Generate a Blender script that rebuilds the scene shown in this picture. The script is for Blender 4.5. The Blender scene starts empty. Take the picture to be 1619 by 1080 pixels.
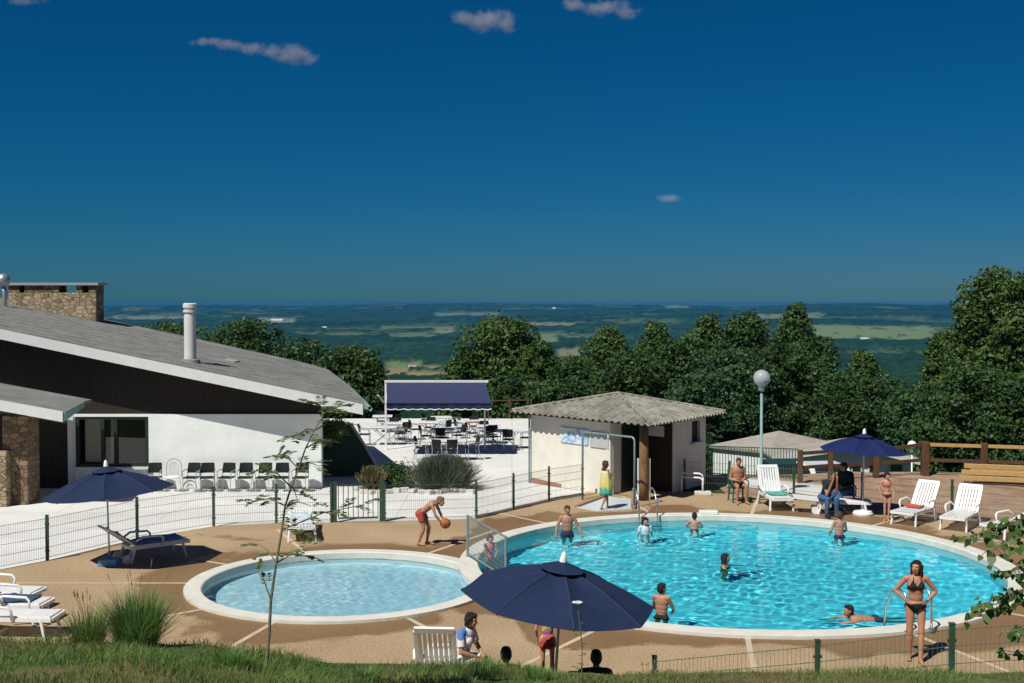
import bpy, bmesh, math, random
import numpy as np
from mathutils import Vector, Matrix, Euler
random.seed(7); rng = np.random.default_rng(11)
scene = bpy.context.scene
COL = scene.collection
R = math.radians
# ------------------------------------------------------------------ camera geometry of the photograph
F, CX, CY, EYE, HOR = 1900.0, 809.5, 540.0, 5.9, 478.0
PITCH = math.atan((CY-HOR)/F)
def ray(x, y):
    u = -(y-CY)/F
    return Vector(((x-CX)/F, math.cos(PITCH)+u*math.sin(PITCH), -math.sin(PITCH)+u*math.cos(PITCH)))
def P(x, y, z=0.0):
    d = ray(x, y); t = (z-EYE)/d.z
    return Vector((d.x*t, d.y*t, z))
def A(x, y, Y):
    d = ray(x, y); t = Y/d.y
    return Vector((d.x*t, Y, EYE+d.z*t))
def on_plane(x, y, p0, n):
    d = ray(x, y); o = Vector((0, 0, EYE)); t = (p0-o).dot(n)/d.dot(n)
    return o+d*t
def lin(r, g, b):
    f = lambda c: (c/255/12.92) if c/255 <= .04045 else ((c/255+.055)/1.055)**2.4
    return (f(r), f(g), f(b))

# ------------------------------------------------------------------ materials
def new_mat(name):
    m = bpy.data.materials.new(name); m.use_nodes = True
    nt = m.node_tree; nt.nodes.clear()
    out = nt.nodes.new('ShaderNodeOutputMaterial')
    return m, nt, out
def nd(nt, t, **kw):
    n = nt.nodes.new(t)
    for k, v in kw.items():
        if k.startswith('i_'): n.inputs[k[2:].replace('_', ' ')].default_value = v
        else: setattr(n, k, v)
    return n
def c4(c): return (c[0], c[1], c[2], 1)
def clampc(c): return tuple(min(1, max(0, v)) for v in c)
def ramp(nt, stops):
    r = nt.nodes.new('ShaderNodeValToRGB'); e = r.color_ramp.elements
    while len(e) > len(stops): e.remove(e[-1])
    while len(e) < len(stops): e.new(1)
    for el, (p, c) in zip(e, stops): el.position = p; el.color = c4(c)
    return r
def mat(name, col, rough=.6, var=.12, scale=6, bump=0.0, bscale=60, metal=0, col2=None, spec=.3, detail=5, stretch=None):
    m, nt, out = new_mat(name)
    tc = nd(nt, 'ShaderNodeTexCoord'); src = tc.outputs['Object']
    if stretch:
        mp = nd(nt, 'ShaderNodeMapping'); mp.inputs['Scale'].default_value = stretch
        nt.links.new(src, mp.inputs[0]); src = mp.outputs[0]
    n = nd(nt, 'ShaderNodeTexNoise'); n.inputs['Scale'].default_value = scale; n.inputs['Detail'].default_value = detail
    n.inputs['Roughness'].default_value = .65
    nt.links.new(src, n.inputs['Vector'])
    a = clampc([c*(1-var) for c in col]); b = clampc([c*(1+var) for c in (col2 or col)])
    r = ramp(nt, [(.3, a), (.7, b)]); nt.links.new(n.outputs[0], r.inputs[0])
    bs = nd(nt, 'ShaderNodeBsdfPrincipled'); bs.inputs['Roughness'].default_value = rough
    bs.inputs['Metallic'].default_value = metal; bs.inputs['Specular IOR Level'].default_value = spec
    nt.links.new(r.outputs[0], bs.inputs['Base Color'])
    if bump:
        n2 = nd(nt, 'ShaderNodeTexNoise'); n2.inputs['Scale'].default_value = bscale; n2.inputs['Detail'].default_value = 4
        nt.links.new(src, n2.inputs['Vector'])
        bp = nd(nt, 'ShaderNodeBump'); bp.inputs['Strength'].default_value = min(1, bump); bp.inputs['Distance'].default_value = .02
        nt.links.new(n2.outputs[0], bp.inputs['Height']); nt.links.new(bp.outputs[0], bs.inputs['Normal'])
    nt.links.new(bs.outputs[0], out.inputs[0])
    return m
def leaf_mat(name, dark, light, trans=.3, rough=.5, nscale=.5):
    m, nt, out = new_mat(name)
    g = nd(nt, 'ShaderNodeNewGeometry'); tc = nd(nt, 'ShaderNodeTexCoord')
    n = nd(nt, 'ShaderNodeTexNoise'); n.inputs['Scale'].default_value = nscale; n.inputs['Detail'].default_value = 3
    nt.links.new(tc.outputs['Object'], n.inputs['Vector'])
    ad = nd(nt, 'ShaderNodeMath', operation='MULTIPLY_ADD'); ad.inputs[1].default_value = .45
    nt.links.new(g.outputs['Random Per Island'], ad.inputs[0])
    sb = nd(nt, 'ShaderNodeMath', operation='MULTIPLY_ADD'); sb.inputs[1].default_value = 1.3; sb.inputs[2].default_value = -.4
    nt.links.new(n.outputs[0], sb.inputs[0]); nt.links.new(sb.outputs[0], ad.inputs[2])
    r = ramp(nt, [(.1, dark), (.9, light)]); nt.links.new(ad.outputs[0], r.inputs[0])
    d = nd(nt, 'ShaderNodeBsdfPrincipled'); d.inputs['Roughness'].default_value = rough; d.inputs['Specular IOR Level'].default_value = .25
    t = nd(nt, 'ShaderNodeBsdfTranslucent'); mx = nd(nt, 'ShaderNodeMixShader'); mx.inputs[0].default_value = trans
    nt.links.new(r.outputs[0], d.inputs['Base Color']); nt.links.new(r.outputs[0], t.inputs['Color'])
    nt.links.new(d.outputs[0], mx.inputs[1]); nt.links.new(t.outputs[0], mx.inputs[2]); nt.links.new(mx.outputs[0], out.inputs[0])
    return m
M = {}
M['white_paint'] = mat('white_paint', (.62, .64, .61), .55, .06, 3, .15, 40)
M['white_wall'] = mat('white_wall', (.74, .78, .73), .85, .10, .9, .5, 14, detail=9)
M['cream_wall'] = mat('cream_wall', (.70, .675, .58), .85, .08, 1.6, .4, 18)
M['white_plastic'] = mat('white_plastic', (.78, .79, .76), .35, .05, 4, spec=.5)
M['white_metal'] = mat('white_metal', (.75, .77, .75), .4, .05, 5, spec=.5)
M['grey_metal'] = mat('grey_metal', (.23, .30, .29), .45, .15, 8, metal=.3)
M['lamp_pole'] = mat('lamp_pole', (.20, .33, .31), .5, .12, 6)
M['alu'] = mat('alu', (.5, .52, .52), .35, .1, 9, metal=.7)
M['steel'] = mat('steel', (.62, .64, .62), .22, .06, 9, metal=.9)
M['green_post'] = mat('green_post', (.035, .075, .045), .5, .2, 9)
M['green_wire'] = mat('green_wire', (.09, .14, .10), .5, .15, 9)
M['black_plastic'] = mat('black_plastic', (.018, .022, .021), .75, .3, 20, spec=.12)
M['green_plastic'] = mat('green_plastic', (.03, .12, .075), .4, .1, 8)
M['grey_plastic'] = mat('grey_plastic', (.35, .38, .36), .4, .1, 8)
M['navy'] = mat('navy_canvas', (.010, .022, .062), .85, .12, 5, .3, 220)
M['royal'] = mat('blue_canvas', (.006, .016, .085), .8, .15, 5, .3, 220)
M['awning'] = mat('awning_canvas', (.034, .042, .10), .85, .1, 4, .3, 150)
M['dark_wood'] = mat('dark_wood', (.022, .017, .012), .75, .4, 3, .4, 30, stretch=(9, 9, .7))
M['brown_wood'] = mat('brown_wood', (.105, .055, .03), .75, .4, 4, .5, 30, stretch=(5, 5, .8))
M['log'] = mat('log', (.22, .125, .055), .85, .5, 4, .7, 25, stretch=(6, 6, 1))
M['timber'] = mat('timber', (.46, .30, .12), .75, .2, 4, .4, 30, stretch=(1, 8, 8))
M['bark'] = mat('bark', (.075, .06, .045), .9, .4, 9, .8, 30)
M['seam_tape'] = mat('seam_tape', (.022, .036, .085), .85)
M['sap_bark'] = mat('sap_bark', (.17, .165, .10), .85, .3, 18, .5, 60)
M['dark_green_wall'] = mat('dark_green_wall', (.026, .058, .042), .8, .2, 4, .3, 30)
M['dark_door'] = mat('dark_door', (.015, .028, .022), .55, .2, 4)
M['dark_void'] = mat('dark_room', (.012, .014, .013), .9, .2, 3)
M['curtain'] = mat('curtain', (.78, .74, .62), .9, .12, 3, .3, 30, stretch=(14, 14, .6))
M['grey_board'] = mat('grey_board', (.30, .33, .33), .6, .1, 3)
M['base_blue'] = mat('blue_base', (.10, .27, .50), .5, .15, 9)
M['tile_red'] = mat('red_tile', (.34, .17, .12), .7, .2, 12)
M['pale_tile'] = mat('pale_tile', (.52, .60, .60), .4, .08, 6)
M['towel_blue'] = mat('blue_towel', (.10, .27, .46), .95, .35, 7, .6, 90, col2=(.2, .42, .6))
M['towel_dark'] = mat('navy_towel', (.04, .08, .16), .95, .35, 9, .6, 90)
M['towel_red'] = mat('red_towel', (.50, .10, .065), .95, .25, 7, .6, 90)
M['towel_green'] = mat('green_towel', (.10, .42, .34), .95, .3, 6, .6, 90)
M['towel_white'] = mat('white_towel', (.7, .72, .72), .95, .1, 6, .6, 90)
M['ball'] = mat('basketball', (.42, .12, .035), .6, .12, 20, .5, 160)
M['dirt'] = mat('brown_earth', (.30, .185, .115), .95, .22, 1.3, .9, 9, col2=(.34, .235, .155))
M['concrete'] = mat('pale_concrete', (.62, .60, .54), .9, .14, .8, .3, 30)
M['coping'] = mat('coping_stone', (.63, .615, .53), .7, .10, 2.2, .25, 30)
M['joint'] = mat('joint_mortar', (.52, .42, .29), .9, .15, 2)
M['finial'] = mat('finial_white', (.78, .8, .78), .4, .03, 5)

# stone masonry
def stone_mat(name, c1, c2, mortar, sc):
    m, nt, out = new_mat(name)
    tc = nd(nt, 'ShaderNodeTexCoord'); mp = nd(nt, 'ShaderNodeMapping'); mp.inputs['Scale'].default_value = (1, 1, 1.5)
    ns = nd(nt, 'ShaderNodeTexNoise'); ns.inputs['Scale'].default_value = 2.4
    nt.links.new(tc.outputs['Object'], ns.inputs['Vector'])
    mv = nd(nt, 'ShaderNodeMix', data_type='VECTOR'); mv.inputs[0].default_value = .14
    nt.links.new(tc.outputs['Object'], mp.inputs[0]); nt.links.new(mp.outputs[0], mv.inputs[4]); nt.links.new(ns.outputs[1], mv.inputs[5])
    v = nd(nt, 'ShaderNodeTexVoronoi'); v.inputs['Scale'].default_value = sc
    e = nd(nt, 'ShaderNodeTexVoronoi', feature='DISTANCE_TO_EDGE'); e.inputs['Scale'].default_value = sc
    for q in (v, e): nt.links.new(mv.outputs[1], q.inputs['Vector'])
    sx = nd(nt, 'ShaderNodeSeparateColor'); nt.links.new(v.outputs['Color'], sx.inputs[0])
    r = ramp(nt, [(0, c1), (.55, c2), (1, clampc([x*1.25 for x in c2]))]); nt.links.new(sx.outputs[0], r.inputs[0])
    er = ramp(nt, [(.015, (0, 0, 0)), (.06, (1, 1, 1))]); nt.links.new(e.outputs[0], er.inputs[0])
    mx = nd(nt, 'ShaderNodeMix', data_type='RGBA'); nt.links.new(er.outputs[0], mx.inputs[0])
    mx.inputs[6].default_value = c4(mortar); nt.links.new(r.outputs[0], mx.inputs[7])
    n2 = nd(nt, 'ShaderNodeTexNoise'); n2.inputs['Scale'].default_value = 14; n2.inputs['Detail'].default_value = 5
    nt.links.new(tc.outputs['Object'], n2.inputs['Vector'])
    mm = nd(nt, 'ShaderNodeMix', data_type='RGBA', blend_type='MULTIPLY'); mm.inputs[0].default_value = .5
    nt.links.new(mx.outputs[2], mm.inputs[6]); nt.links.new(n2.outputs[0], mm.inputs[7])
    b = nd(nt, 'ShaderNodeBsdfPrincipled'); b.inputs['Roughness'].default_value = .9
    nt.links.new(mm.outputs[2], b.inputs['Base Color'])
    bp = nd(nt, 'ShaderNodeBump'); bp.inputs['Strength'].default_value = .9; bp.inputs['Distance'].default_value = .03
    nt.links.new(er.outputs[0], bp.inputs['Height']); nt.links.new(bp.outputs[0], b.inputs['Normal'])
    nt.links.new(b.outputs[0], out.inputs[0]); return m
M['stone'] = stone_mat('yellow_stone', (.25, .18, .10), (.46, .36, .22), (.17, .135, .095), 5.2)
M['stone_dark'] = stone_mat('brown_stone', (.16, .105, .06), (.30, .21, .12), (.12, .09, .06), 4.8)

# weathered fibre-cement roof: corrugations across local axis
def roof_mat(name, c1, c2, axis_scale, lich):
    m, nt, out = new_mat(name)
    tc = nd(nt, 'ShaderNodeTexCoord')
    n = nd(nt, 'ShaderNodeTexNoise'); n.inputs['Scale'].default_value = 1.1; n.inputs['Detail'].default_value = 8; n.inputs['Roughness'].default_value = .7
    nt.links.new(tc.outputs['Object'], n.inputs['Vector'])
    mp = nd(nt, 'ShaderNodeMapping'); mp.inputs['Scale'].default_value = axis_scale
    nt.links.new(tc.outputs['Object'], mp.inputs[0])
    n2 = nd(nt, 'ShaderNodeTexNoise'); n2.inputs['Scale'].default_value = 5; n2.inputs['Detail'].default_value = 7; n2.inputs['Roughness'].default_value = .75
    nt.links.new(mp.outputs[0], n2.inputs['Vector'])
    mx = nd(nt, 'ShaderNodeMath', operation='MULTIPLY_ADD'); mx.inputs[1].default_value = .55
    nt.links.new(n2.outputs[0], mx.inputs[0])
    m3 = nd(nt, 'ShaderNodeMath', operation='MULTIPLY'); m3.inputs[1].default_value = .5; nt.links.new(n.outputs[0], m3.inputs[0]); nt.links.new(m3.outputs[0], mx.inputs[2])
    r = ramp(nt, [(.36, c1), (.56, c2), (.72, lich)]); nt.links.new(mx.outputs[0], r.inputs[0])
    b = nd(nt, 'ShaderNodeBsdfPrincipled'); b.inputs['Roughness'].default_value = .95; b.inputs['Specular IOR Level'].default_value = .1
    nt.links.new(r.outputs[0], b.inputs['Base Color'])
    bp = nd(nt, 'ShaderNodeBump'); bp.inputs['Strength'].default_value = .6; bp.inputs['Distance'].default_value = .03
    nt.links.new(n2.outputs[0], bp.inputs['Height']); nt.links.new(bp.outputs[0], b.inputs['Normal'])
    nt.links.new(b.outputs[0], out.inputs[0]); return m
M['roof'] = roof_mat('roof_sheets', (.125, .127, .118), (.23, .232, .215), (.8, 7, 1), (.31, .31, .285))
M['hut_roof'] = roof_mat('hut_roof_sheets', (.085, .08, .066), (.26, .25, .205), (1, 1, 1), (.46, .44, .37))
M['pale_roof'] = roof_mat('pale_roof_sheets', (.26, .235, .20), (.36, .33, .28), (1, 1, 1), (.42, .39, .33))

# deck: exposed aggregate, wet stains round the pools
POOLB = Vector((5.0, 27.05, 0)); RB = 5.77
POOLS = Vector((-3.56, 25.07, 0)); RS = 2.87
COPE = .43
WATER = -.09
def deck_mat():
    m, nt, out = new_mat('aggregate_deck')
    tc = nd(nt, 'ShaderNodeTexCoord'); V = tc.outputs['Object']
    big = nd(nt, 'ShaderNodeTexNoise'); big.inputs['Scale'].default_value = .45; big.inputs['Detail'].default_value = 5
    fine = nd(nt, 'ShaderNodeTexNoise'); fine.inputs['Scale'].default_value = 24; fine.inputs['Detail'].default_value = 3; fine.inputs['Roughness'].default_value = .8
    vo = nd(nt, 'ShaderNodeTexVoronoi'); vo.inputs['Scale'].default_value = 38
    for q in (big, fine, vo): nt.links.new(V, q.inputs['Vector'])
    r1 = ramp(nt, [(.3, (.35, .25, .14)), (.7, (.47, .345, .20))]); nt.links.new(big.outputs[0], r1.inputs[0])
    r2 = ramp(nt, [(.34, (.25, .23, .21)), (.5, (1, 1, 1)), (.72, (1.0, 1.0, 1.0))]); nt.links.new(fine.outputs[0], r2.inputs[0])
    mu = nd(nt, 'ShaderNodeMix', data_type='RGBA', blend_type='MULTIPLY'); mu.inputs[0].default_value = .8
    nt.links.new(r1.outputs[0], mu.inputs[6]); nt.links.new(r2.outputs[0], mu.inputs[7])
    # wet mask: near the coping and splashed shape
    def ring(c, r):
        d = nd(nt, 'ShaderNodeVectorMath', operation='DISTANCE'); d.inputs[1].default_value = (c.x, c.y, 0)
        nt.links.new(V, d.inputs[0])
        mr = nd(nt, 'ShaderNodeMapRange'); mr.inputs[1].default_value = r+.45; mr.inputs[2].default_value = r+2.3
        mr.inputs[3].default_value = 1; mr.inputs[4].default_value = 0
        nt.links.new(d.outputs['Value'], mr.inputs[0]); return mr.outputs[0]
    mxm = nd(nt, 'ShaderNodeMath', operation='MAXIMUM')
    rs = nd(nt, 'ShaderNodeMath', operation='MULTIPLY'); rs.inputs[1].default_value = .85; nt.links.new(ring(POOLS, RS), rs.inputs[0])
    nt.links.new(ring(POOLB, RB), mxm.inputs[0]); nt.links.new(rs.outputs[0], mxm.inputs[1])
    wn = nd(nt, 'ShaderNodeTexNoise'); wn.inputs['Scale'].default_value = .38; wn.inputs['Detail'].default_value = 4; wn.inputs['Distortion'].default_value = .4
    nt.links.new(V, wn.inputs['Vector'])
    ad = nd(nt, 'ShaderNodeMath', operation='MULTIPLY_ADD'); ad.inputs[1].default_value = .42; nt.links.new(mxm.outputs[0], ad.inputs[0]); nt.links.new(wn.outputs[0], ad.inputs[2])
    wr = ramp(nt, [(.645, (0, 0, 0)), (.70, (1, 1, 1))]); nt.links.new(ad.outputs[0], wr.inputs[0])
    wet = nd(nt, 'ShaderNodeMix', data_type='RGBA', blend_type='MULTIPLY'); nt.links.new(wr.outputs[0], wet.inputs[0])
    nt.links.new(mu.outputs[2], wet.inputs[6]); wet.inputs[7].default_value = (.60, .50, .40, 1)
    b = nd(nt, 'ShaderNodeBsdfPrincipled'); nt.links.new(wet.outputs[2], b.inputs['Base Color'])
    rr = nd(nt, 'ShaderNodeMapRange'); rr.inputs[3].default_value = .95; rr.inputs[4].default_value = .5
    nt.links.new(wr.outputs[0], rr.inputs[0]); nt.links.new(rr.outputs[0], b.inputs['Roughness']); b.inputs['Specular IOR Level'].default_value = .25
    bp = nd(nt, 'ShaderNodeBump'); bp.inputs['Strength'].default_value = .5; bp.inputs['Distance'].default_value = .01
    nt.links.new(vo.outputs[0], bp.inputs['Height']); nt.links.new(bp.outputs[0], b.inputs['Normal'])
    nt.links.new(b.outputs[0], out.inputs[0]); return m
M['deck'] = deck_mat()
def patio_mat():
    m, nt, out = new_mat('white_patio')
    tc = nd(nt, 'ShaderNodeTexCoord'); V = tc.outputs['Object']
    n = nd(nt, 'ShaderNodeTexNoise'); n.inputs['Scale'].default_value = .5; n.inputs['Detail'].default_value = 7; n.inputs['Roughness'].default_value = .7
    nt.links.new(V, n.inputs['Vector'])
    r = ramp(nt, [(.3, (.60, .59, .545)), (.65, (.73, .725, .68))]); nt.links.new(n.outputs[0], r.inputs[0])
    bk = nd(nt, 'ShaderNodeTexBrick'); bk.inputs['Scale'].default_value = 1; bk.inputs['Brick Width'].default_value = 3.2; bk.inputs['Row Height'].default_value = 2.4
    bk.inputs['Mortar Size'].default_value = .012; bk.offset = 0
    bk.inputs['Color1'].default_value = (1, 1, 1, 1); bk.inputs['Color2'].default_value = (.96, .96, .96, 1); bk.inputs['Mortar'].default_value = (.68, .68, .66, 1)
    nt.links.new(V, bk.inputs['Vector'])
    mu = nd(nt, 'ShaderNodeMix', data_type='RGBA', blend_type='MULTIPLY'); mu.inputs[0].default_value = 1
    nt.links.new(r.outputs[0], mu.inputs[6]); nt.links.new(bk.outputs[0], mu.inputs[7])
    b = nd(nt, 'ShaderNodeBsdfPrincipled'); b.inputs['Roughness'].default_value = .9; b.inputs['Specular IOR Level'].default_value = .15
    nt.links.new(mu.outputs[2], b.inputs['Base Color']); nt.links.new(b.outputs[0], out.inputs[0]); return m
M['patio'] = patio_mat()
# pool water: clear tinted surface, rippled; pool paint below
def water_mat(name, tint):
    m, nt, out = new_mat(name)
    fr = nd(nt, 'ShaderNodeFresnel'); fr.inputs['IOR'].default_value = 1.25
    gl = nd(nt, 'ShaderNodeBsdfGlossy'); gl.inputs['Roughness'].default_value = .02
    rf_ = nd(nt, 'ShaderNodeBsdfRefraction'); rf_.inputs['Color'].default_value = c4(tint); rf_.inputs['IOR'].default_value = 1.33; rf_.inputs['Roughness'].default_value = 0
    mx = nd(nt, 'ShaderNodeMixShader'); nt.links.new(fr.outputs[0], mx.inputs[0]); nt.links.new(rf_.outputs[0], mx.inputs[1]); nt.links.new(gl.outputs[0], mx.inputs[2])
    nt.links.new(mx.outputs[0], out.inputs[0]); return m
M['water_big'] = water_mat('deep_pool_water', (.35, .93, 1.0))
M['water_small'] = water_mat('shallow_pool_water', (.74, .95, 1.0))
M['pale_paint'] = mat('pale_pool_paint', (.86, .95, .97), .6, .04, 1.2)
M['pool_paint'] = mat('pool_paint', (.78, .93, 1.0), .6, .06, 1.2)
def glass_mat(name, tint=(.5, .55, .52)):
    m, nt, out = new_mat(name)
    fr = nd(nt, 'ShaderNodeFresnel'); fr.inputs['IOR'].default_value = 1.5
    gl = nd(nt, 'ShaderNodeBsdfGlossy'); gl.inputs['Roughness'].default_value = .01
    tr = nd(nt, 'ShaderNodeBsdfTransparent'); tr.inputs['Color'].default_value = c4(tint)
    mx = nd(nt, 'ShaderNodeMixShader'); nt.links.new(fr.outputs[0], mx.inputs[0]); nt.links.new(tr.outputs[0], mx.inputs[1]); nt.links.new(gl.outputs[0], mx.inputs[2])
    nt.links.new(mx.outputs[0], out.inputs[0]); return m
M['glass'] = glass_mat('window_glass', (.97, .98, .97))
M['globe_glass'] = glass_mat('globe_glass', (.62, .68, .70))
M['car_glass'] = mat('car_glass', (.012, .02, .022), .08, .1, 3, spec=.8)
M['car_white'] = mat('car_white', (.72, .73, .72), .25, .03, 3, spec=.6)
M['car_green'] = mat('car_green', (.02, .06, .05), .25, .06, 3, spec=.6)
M['tyre'] = mat('tyre', (.02, .02, .02), .9, .2, 9)
M['red_light'] = mat('red_lens', (.4, .03, .02), .3, .1, 9)

# ------------------------------------------------------------------ mesh building
class MB:
    def __init__(s): s.v = []; s.f = []; s.m = []; s.mi = 0
    def add(s, vs, fs):
        o = len(s.v); s.v += [tuple(q) for q in vs]
        for f in fs: s.f.append([i+o for i in f]); s.m.append(s.mi)
    def box(s, c, d, rot=None):
        x, y, z = d[0]/2, d[1]/2, d[2]/2
        p = [Vector(q) for q in ((-x,-y,-z),(x,-y,-z),(x,y,-z),(-x,y,-z),(-x,-y,z),(x,-y,z),(x,y,z),(-x,y,z))]
        if rot is not None:
            mt = rot if isinstance(rot, Matrix) else Euler(rot).to_matrix()
            p = [mt @ q for q in p]
        c = Vector(c)
        s.add([q+c for q in p], [(0,3,2,1),(4,5,6,7),(0,1,5,4),(1,2,6,5),(2,3,7,6),(3,0,4,7)])
    def beam(s, a, b, w, h, up=(0, 0, 1)):
        a, b = Vector(a), Vector(b); d = b-a; L = d.length; y = d.normalized()
        u = Vector(up)
        if abs(y.dot(u)) > .98: u = Vector((1, 0, 0))
        x = y.cross(u).normalized(); z = x.cross(y)
        mt = Matrix((x, y, z)).transposed()
        s.box((a+b)/2, (w, L, h), mt)
    def tube(s, pts, r, n=8, cap=True):
        pts = [Vector(p) for p in pts]; k = len(pts)
        rr = r if isinstance(r, (list, tuple)) else [r]*k
        vs = []; u = None
        for i, p in enumerate(pts):
            t = ((pts[min(i+1, k-1)]-pts[max(i-1, 0)])).normalized()
            if u is None:
                u = t.orthogonal().normalized()
            else:
                u = (u - t*u.dot(t)).normalized()
            w = t.cross(u)
            for j in range(n):
                a = 2*math.pi*j/n
                vs.append(p+(u*math.cos(a)+w*math.sin(a))*rr[i])
        fs = [(i*n+j, i*n+(j+1) % n, (i+1)*n+(j+1) % n, (i+1)*n+j) for i in range(k-1) for j in range(n)]
        if cap: fs += [tuple(range(n))[::-1], tuple((k-1)*n+j for j in range(n))]
        s.add(vs, fs)
    def lathe(s, prof, n=20, c=(0, 0, 0)):
        vs = []; c = Vector(c)
        for r, z in prof:
            for j in range(n):
                a = 2*math.pi*j/n; vs.append(c+Vector((r*math.cos(a), r*math.sin(a), z)))
        k = len(prof)
        s.add(vs, [(i*n+j, i*n+(j+1) % n, (i+1)*n+(j+1) % n, (i+1)*n+j) for i in range(k-1) for j in range(n)])
    def sphere(s, c, r, n=16, k=10, scale=(1, 1, 1)):
        c = Vector(c); vs = []
        for i in range(k+1):
            t = math.pi*i/k
            for j in range(n):
                a = 2*math.pi*j/n
                vs.append(c+Vector((r*scale[0]*math.sin(t)*math.cos(a), r*scale[1]*math.sin(t)*math.sin(a), r*scale[2]*math.cos(t))))
        s.add(vs, [(i*n+j, (i+1)*n+j, (i+1)*n+(j+1) % n, i*n+(j+1) % n) for i in range(k) for j in range(n)])
    def prism(s, poly, off):
        """poly: list of 3D points (planar), extruded by vector off"""
        n = len(poly); p = [Vector(q) for q in poly]; off = Vector(off)
        s.add(p+[q+off for q in p], [tuple(range(n))[::-1], tuple(range(n, 2*n))]+[(i, (i+1) % n, n+(i+1) % n, n+i) for i in range(n)])
    def build(s, name, mats, parent=None, smooth=False, fix=True):
        me = bpy.data.meshes.new(name); me.from_pydata(s.v, [], s.f)
        if not isinstance(mats, (list, tuple)): mats = [mats]
        for m in mats: me.materials.append(m)
        if any(s.m): me.polygons.foreach_set('material_index', s.m)
        if fix:
            b = bmesh.new(); b.from_mesh(me); bmesh.ops.recalc_face_normals(b, faces=b.faces); b.to_mesh(me); b.free()
        if smooth: me.polygons.foreach_set('use_smooth', [True]*len(me.polygons))
        o = bpy.data.objects.new(name, me); COL.objects.link(o)
        if parent: o.parent = parent
        return o
def tag(o, label=None, cat=None, group=None, kind=None):
    if label: o['label'] = label
    if cat: o['category'] = cat
    if group: o['group'] = group
    if kind: o['kind'] = kind
    return o
def thing(name, label, cat, loc=(0, 0, 0), rz=0, group=None):
    o = bpy.data.objects.new(name, None); COL.objects.link(o); o.empty_display_size = .2
    o.location = loc; o.rotation_euler = (0, 0, rz)
    return tag(o, label, cat, group)
def kids(o): return [c for c in COL.objects if c.parent == o]
def copy_tree(o, parent=None):
    c = o.copy(); COL.objects.link(c)
    if parent: c.parent = parent
    for ch in [q for q in o.children]: copy_tree(ch, c)
    return c
def dup(o, label, loc, rz, group=None, scale=1):
    c = copy_tree(o); c['label'] = label; c.location = loc; c.rotation_euler = (0, 0, rz); c.scale = (scale,)*3
    if group: c['group'] = group
    return c
def bevel(o, w=.01, seg=2):
    m = o.modifiers.new('bevel', 'BEVEL'); m.width = w; m.segments = seg; m.limit_method = 'ANGLE'
    return o
def np_mesh(name, verts, faces, mats, parent=None, smooth=False, k=4):
    """verts (n,3), faces (m,k) numpy"""
    me = bpy.data.meshes.new(name)
    me.vertices.add(len(verts)); me.vertices.foreach_set('co', np.asarray(verts, np.float32).ravel())
    nf = len(faces); me.loops.add(nf*k); me.polygons.add(nf)
    me.loops.foreach_set('vertex_index', np.asarray(faces, np.int32).ravel())
    me.polygons.foreach_set('loop_start', np.arange(0, nf*k, k, dtype=np.int32))
    me.update(calc_edges=True); me.validate()
    for m in (mats if isinstance(mats, (list, tuple)) else [mats]): me.materials.append(m)
    if smooth: me.polygons.foreach_set('use_smooth', [True]*nf)
    o = bpy.data.objects.new(name, me); COL.objects.link(o)
    if parent: o.parent = parent
    return o
def flat_fill(name, loops, z, m, kind='structure'):
    b = bmesh.new(); es = []
    for lp in loops:
        vs = [b.verts.new((p[0], p[1], z)) for p in lp]
        es += [b.edges.new((vs[i], vs[(i+1) % len(vs)])) for i in range(len(vs))]
    bmesh.ops.triangle_fill(b, use_beauty=True, use_dissolve=False, edges=es, normal=(0, 0, 1))
    for f in b.faces:
        if f.normal.z < 0: f.normal_flip()
    me = bpy.data.meshes.new(name); b.to_mesh(me); b.free(); me.materials.append(m)
    o = bpy.data.objects.new(name, me); COL.objects.link(o); o['kind'] = kind
    return o
def circle(c, r, n=96): return [(c.x+r*math.cos(2*math.pi*i/n), c.y+r*math.sin(2*math.pi*i/n)) for i in range(n)]

# ------------------------------------------------------------------ world, sun, camera
SUN_AZ = Vector((-.64, -.77)); SUN_EL = R(53)
w = bpy.data.worlds.new('World'); scene.world = w; w.use_nodes = True
wn = w.node_tree; wn.nodes.clear()
sky = wn.nodes.new('ShaderNodeTexSky'); sky.sky_type = 'NISHITA'; sky.sun_disc = False
sky.sun_elevation = SUN_EL; sky.sun_rotation = math.atan2(SUN_AZ.x, SUN_AZ.y)
sky.altitude = 400; sky.air_density = 1.0; sky.dust_density = .3; sky.ozone_density = 4.0
tint = wn.nodes.new('ShaderNodeMix'); tint.data_type = 'RGBA'; tint.blend_type = 'MULTIPLY'; tint.inputs[0].default_value = 1
tint.inputs[7].default_value = SKY_TINT = (1, .40, .70, 1)
bg = wn.nodes.new('ShaderNodeBackground'); bg.inputs['Strength'].default_value = .05
wo = wn.nodes.new('ShaderNodeOutputWorld')
wn.links.new(sky.outputs[0], tint.inputs[6]); sep = wn.nodes.new('ShaderNodeSeparateColor'); cmb = wn.nodes.new('ShaderNodeCombineColor')
pw = wn.nodes.new('ShaderNodeMath'); pw.operation = 'POWER'; pw.inputs[1].default_value = 2.8
mk = wn.nodes.new('ShaderNodeMath'); mk.operation = 'MULTIPLY'; mk.inputs[1].default_value = .0042
mn = wn.nodes.new('ShaderNodeMath'); mn.operation = 'MINIMUM'; mn.inputs[1].default_value = 2
wn.links.new(tint.outputs[2], sep.inputs[0]); wn.links.new(sep.outputs[0], pw.inputs[0]); wn.links.new(pw.outputs[0], mk.inputs[0]); wn.links.new(mk.outputs[0], mn.inputs[0])
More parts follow.
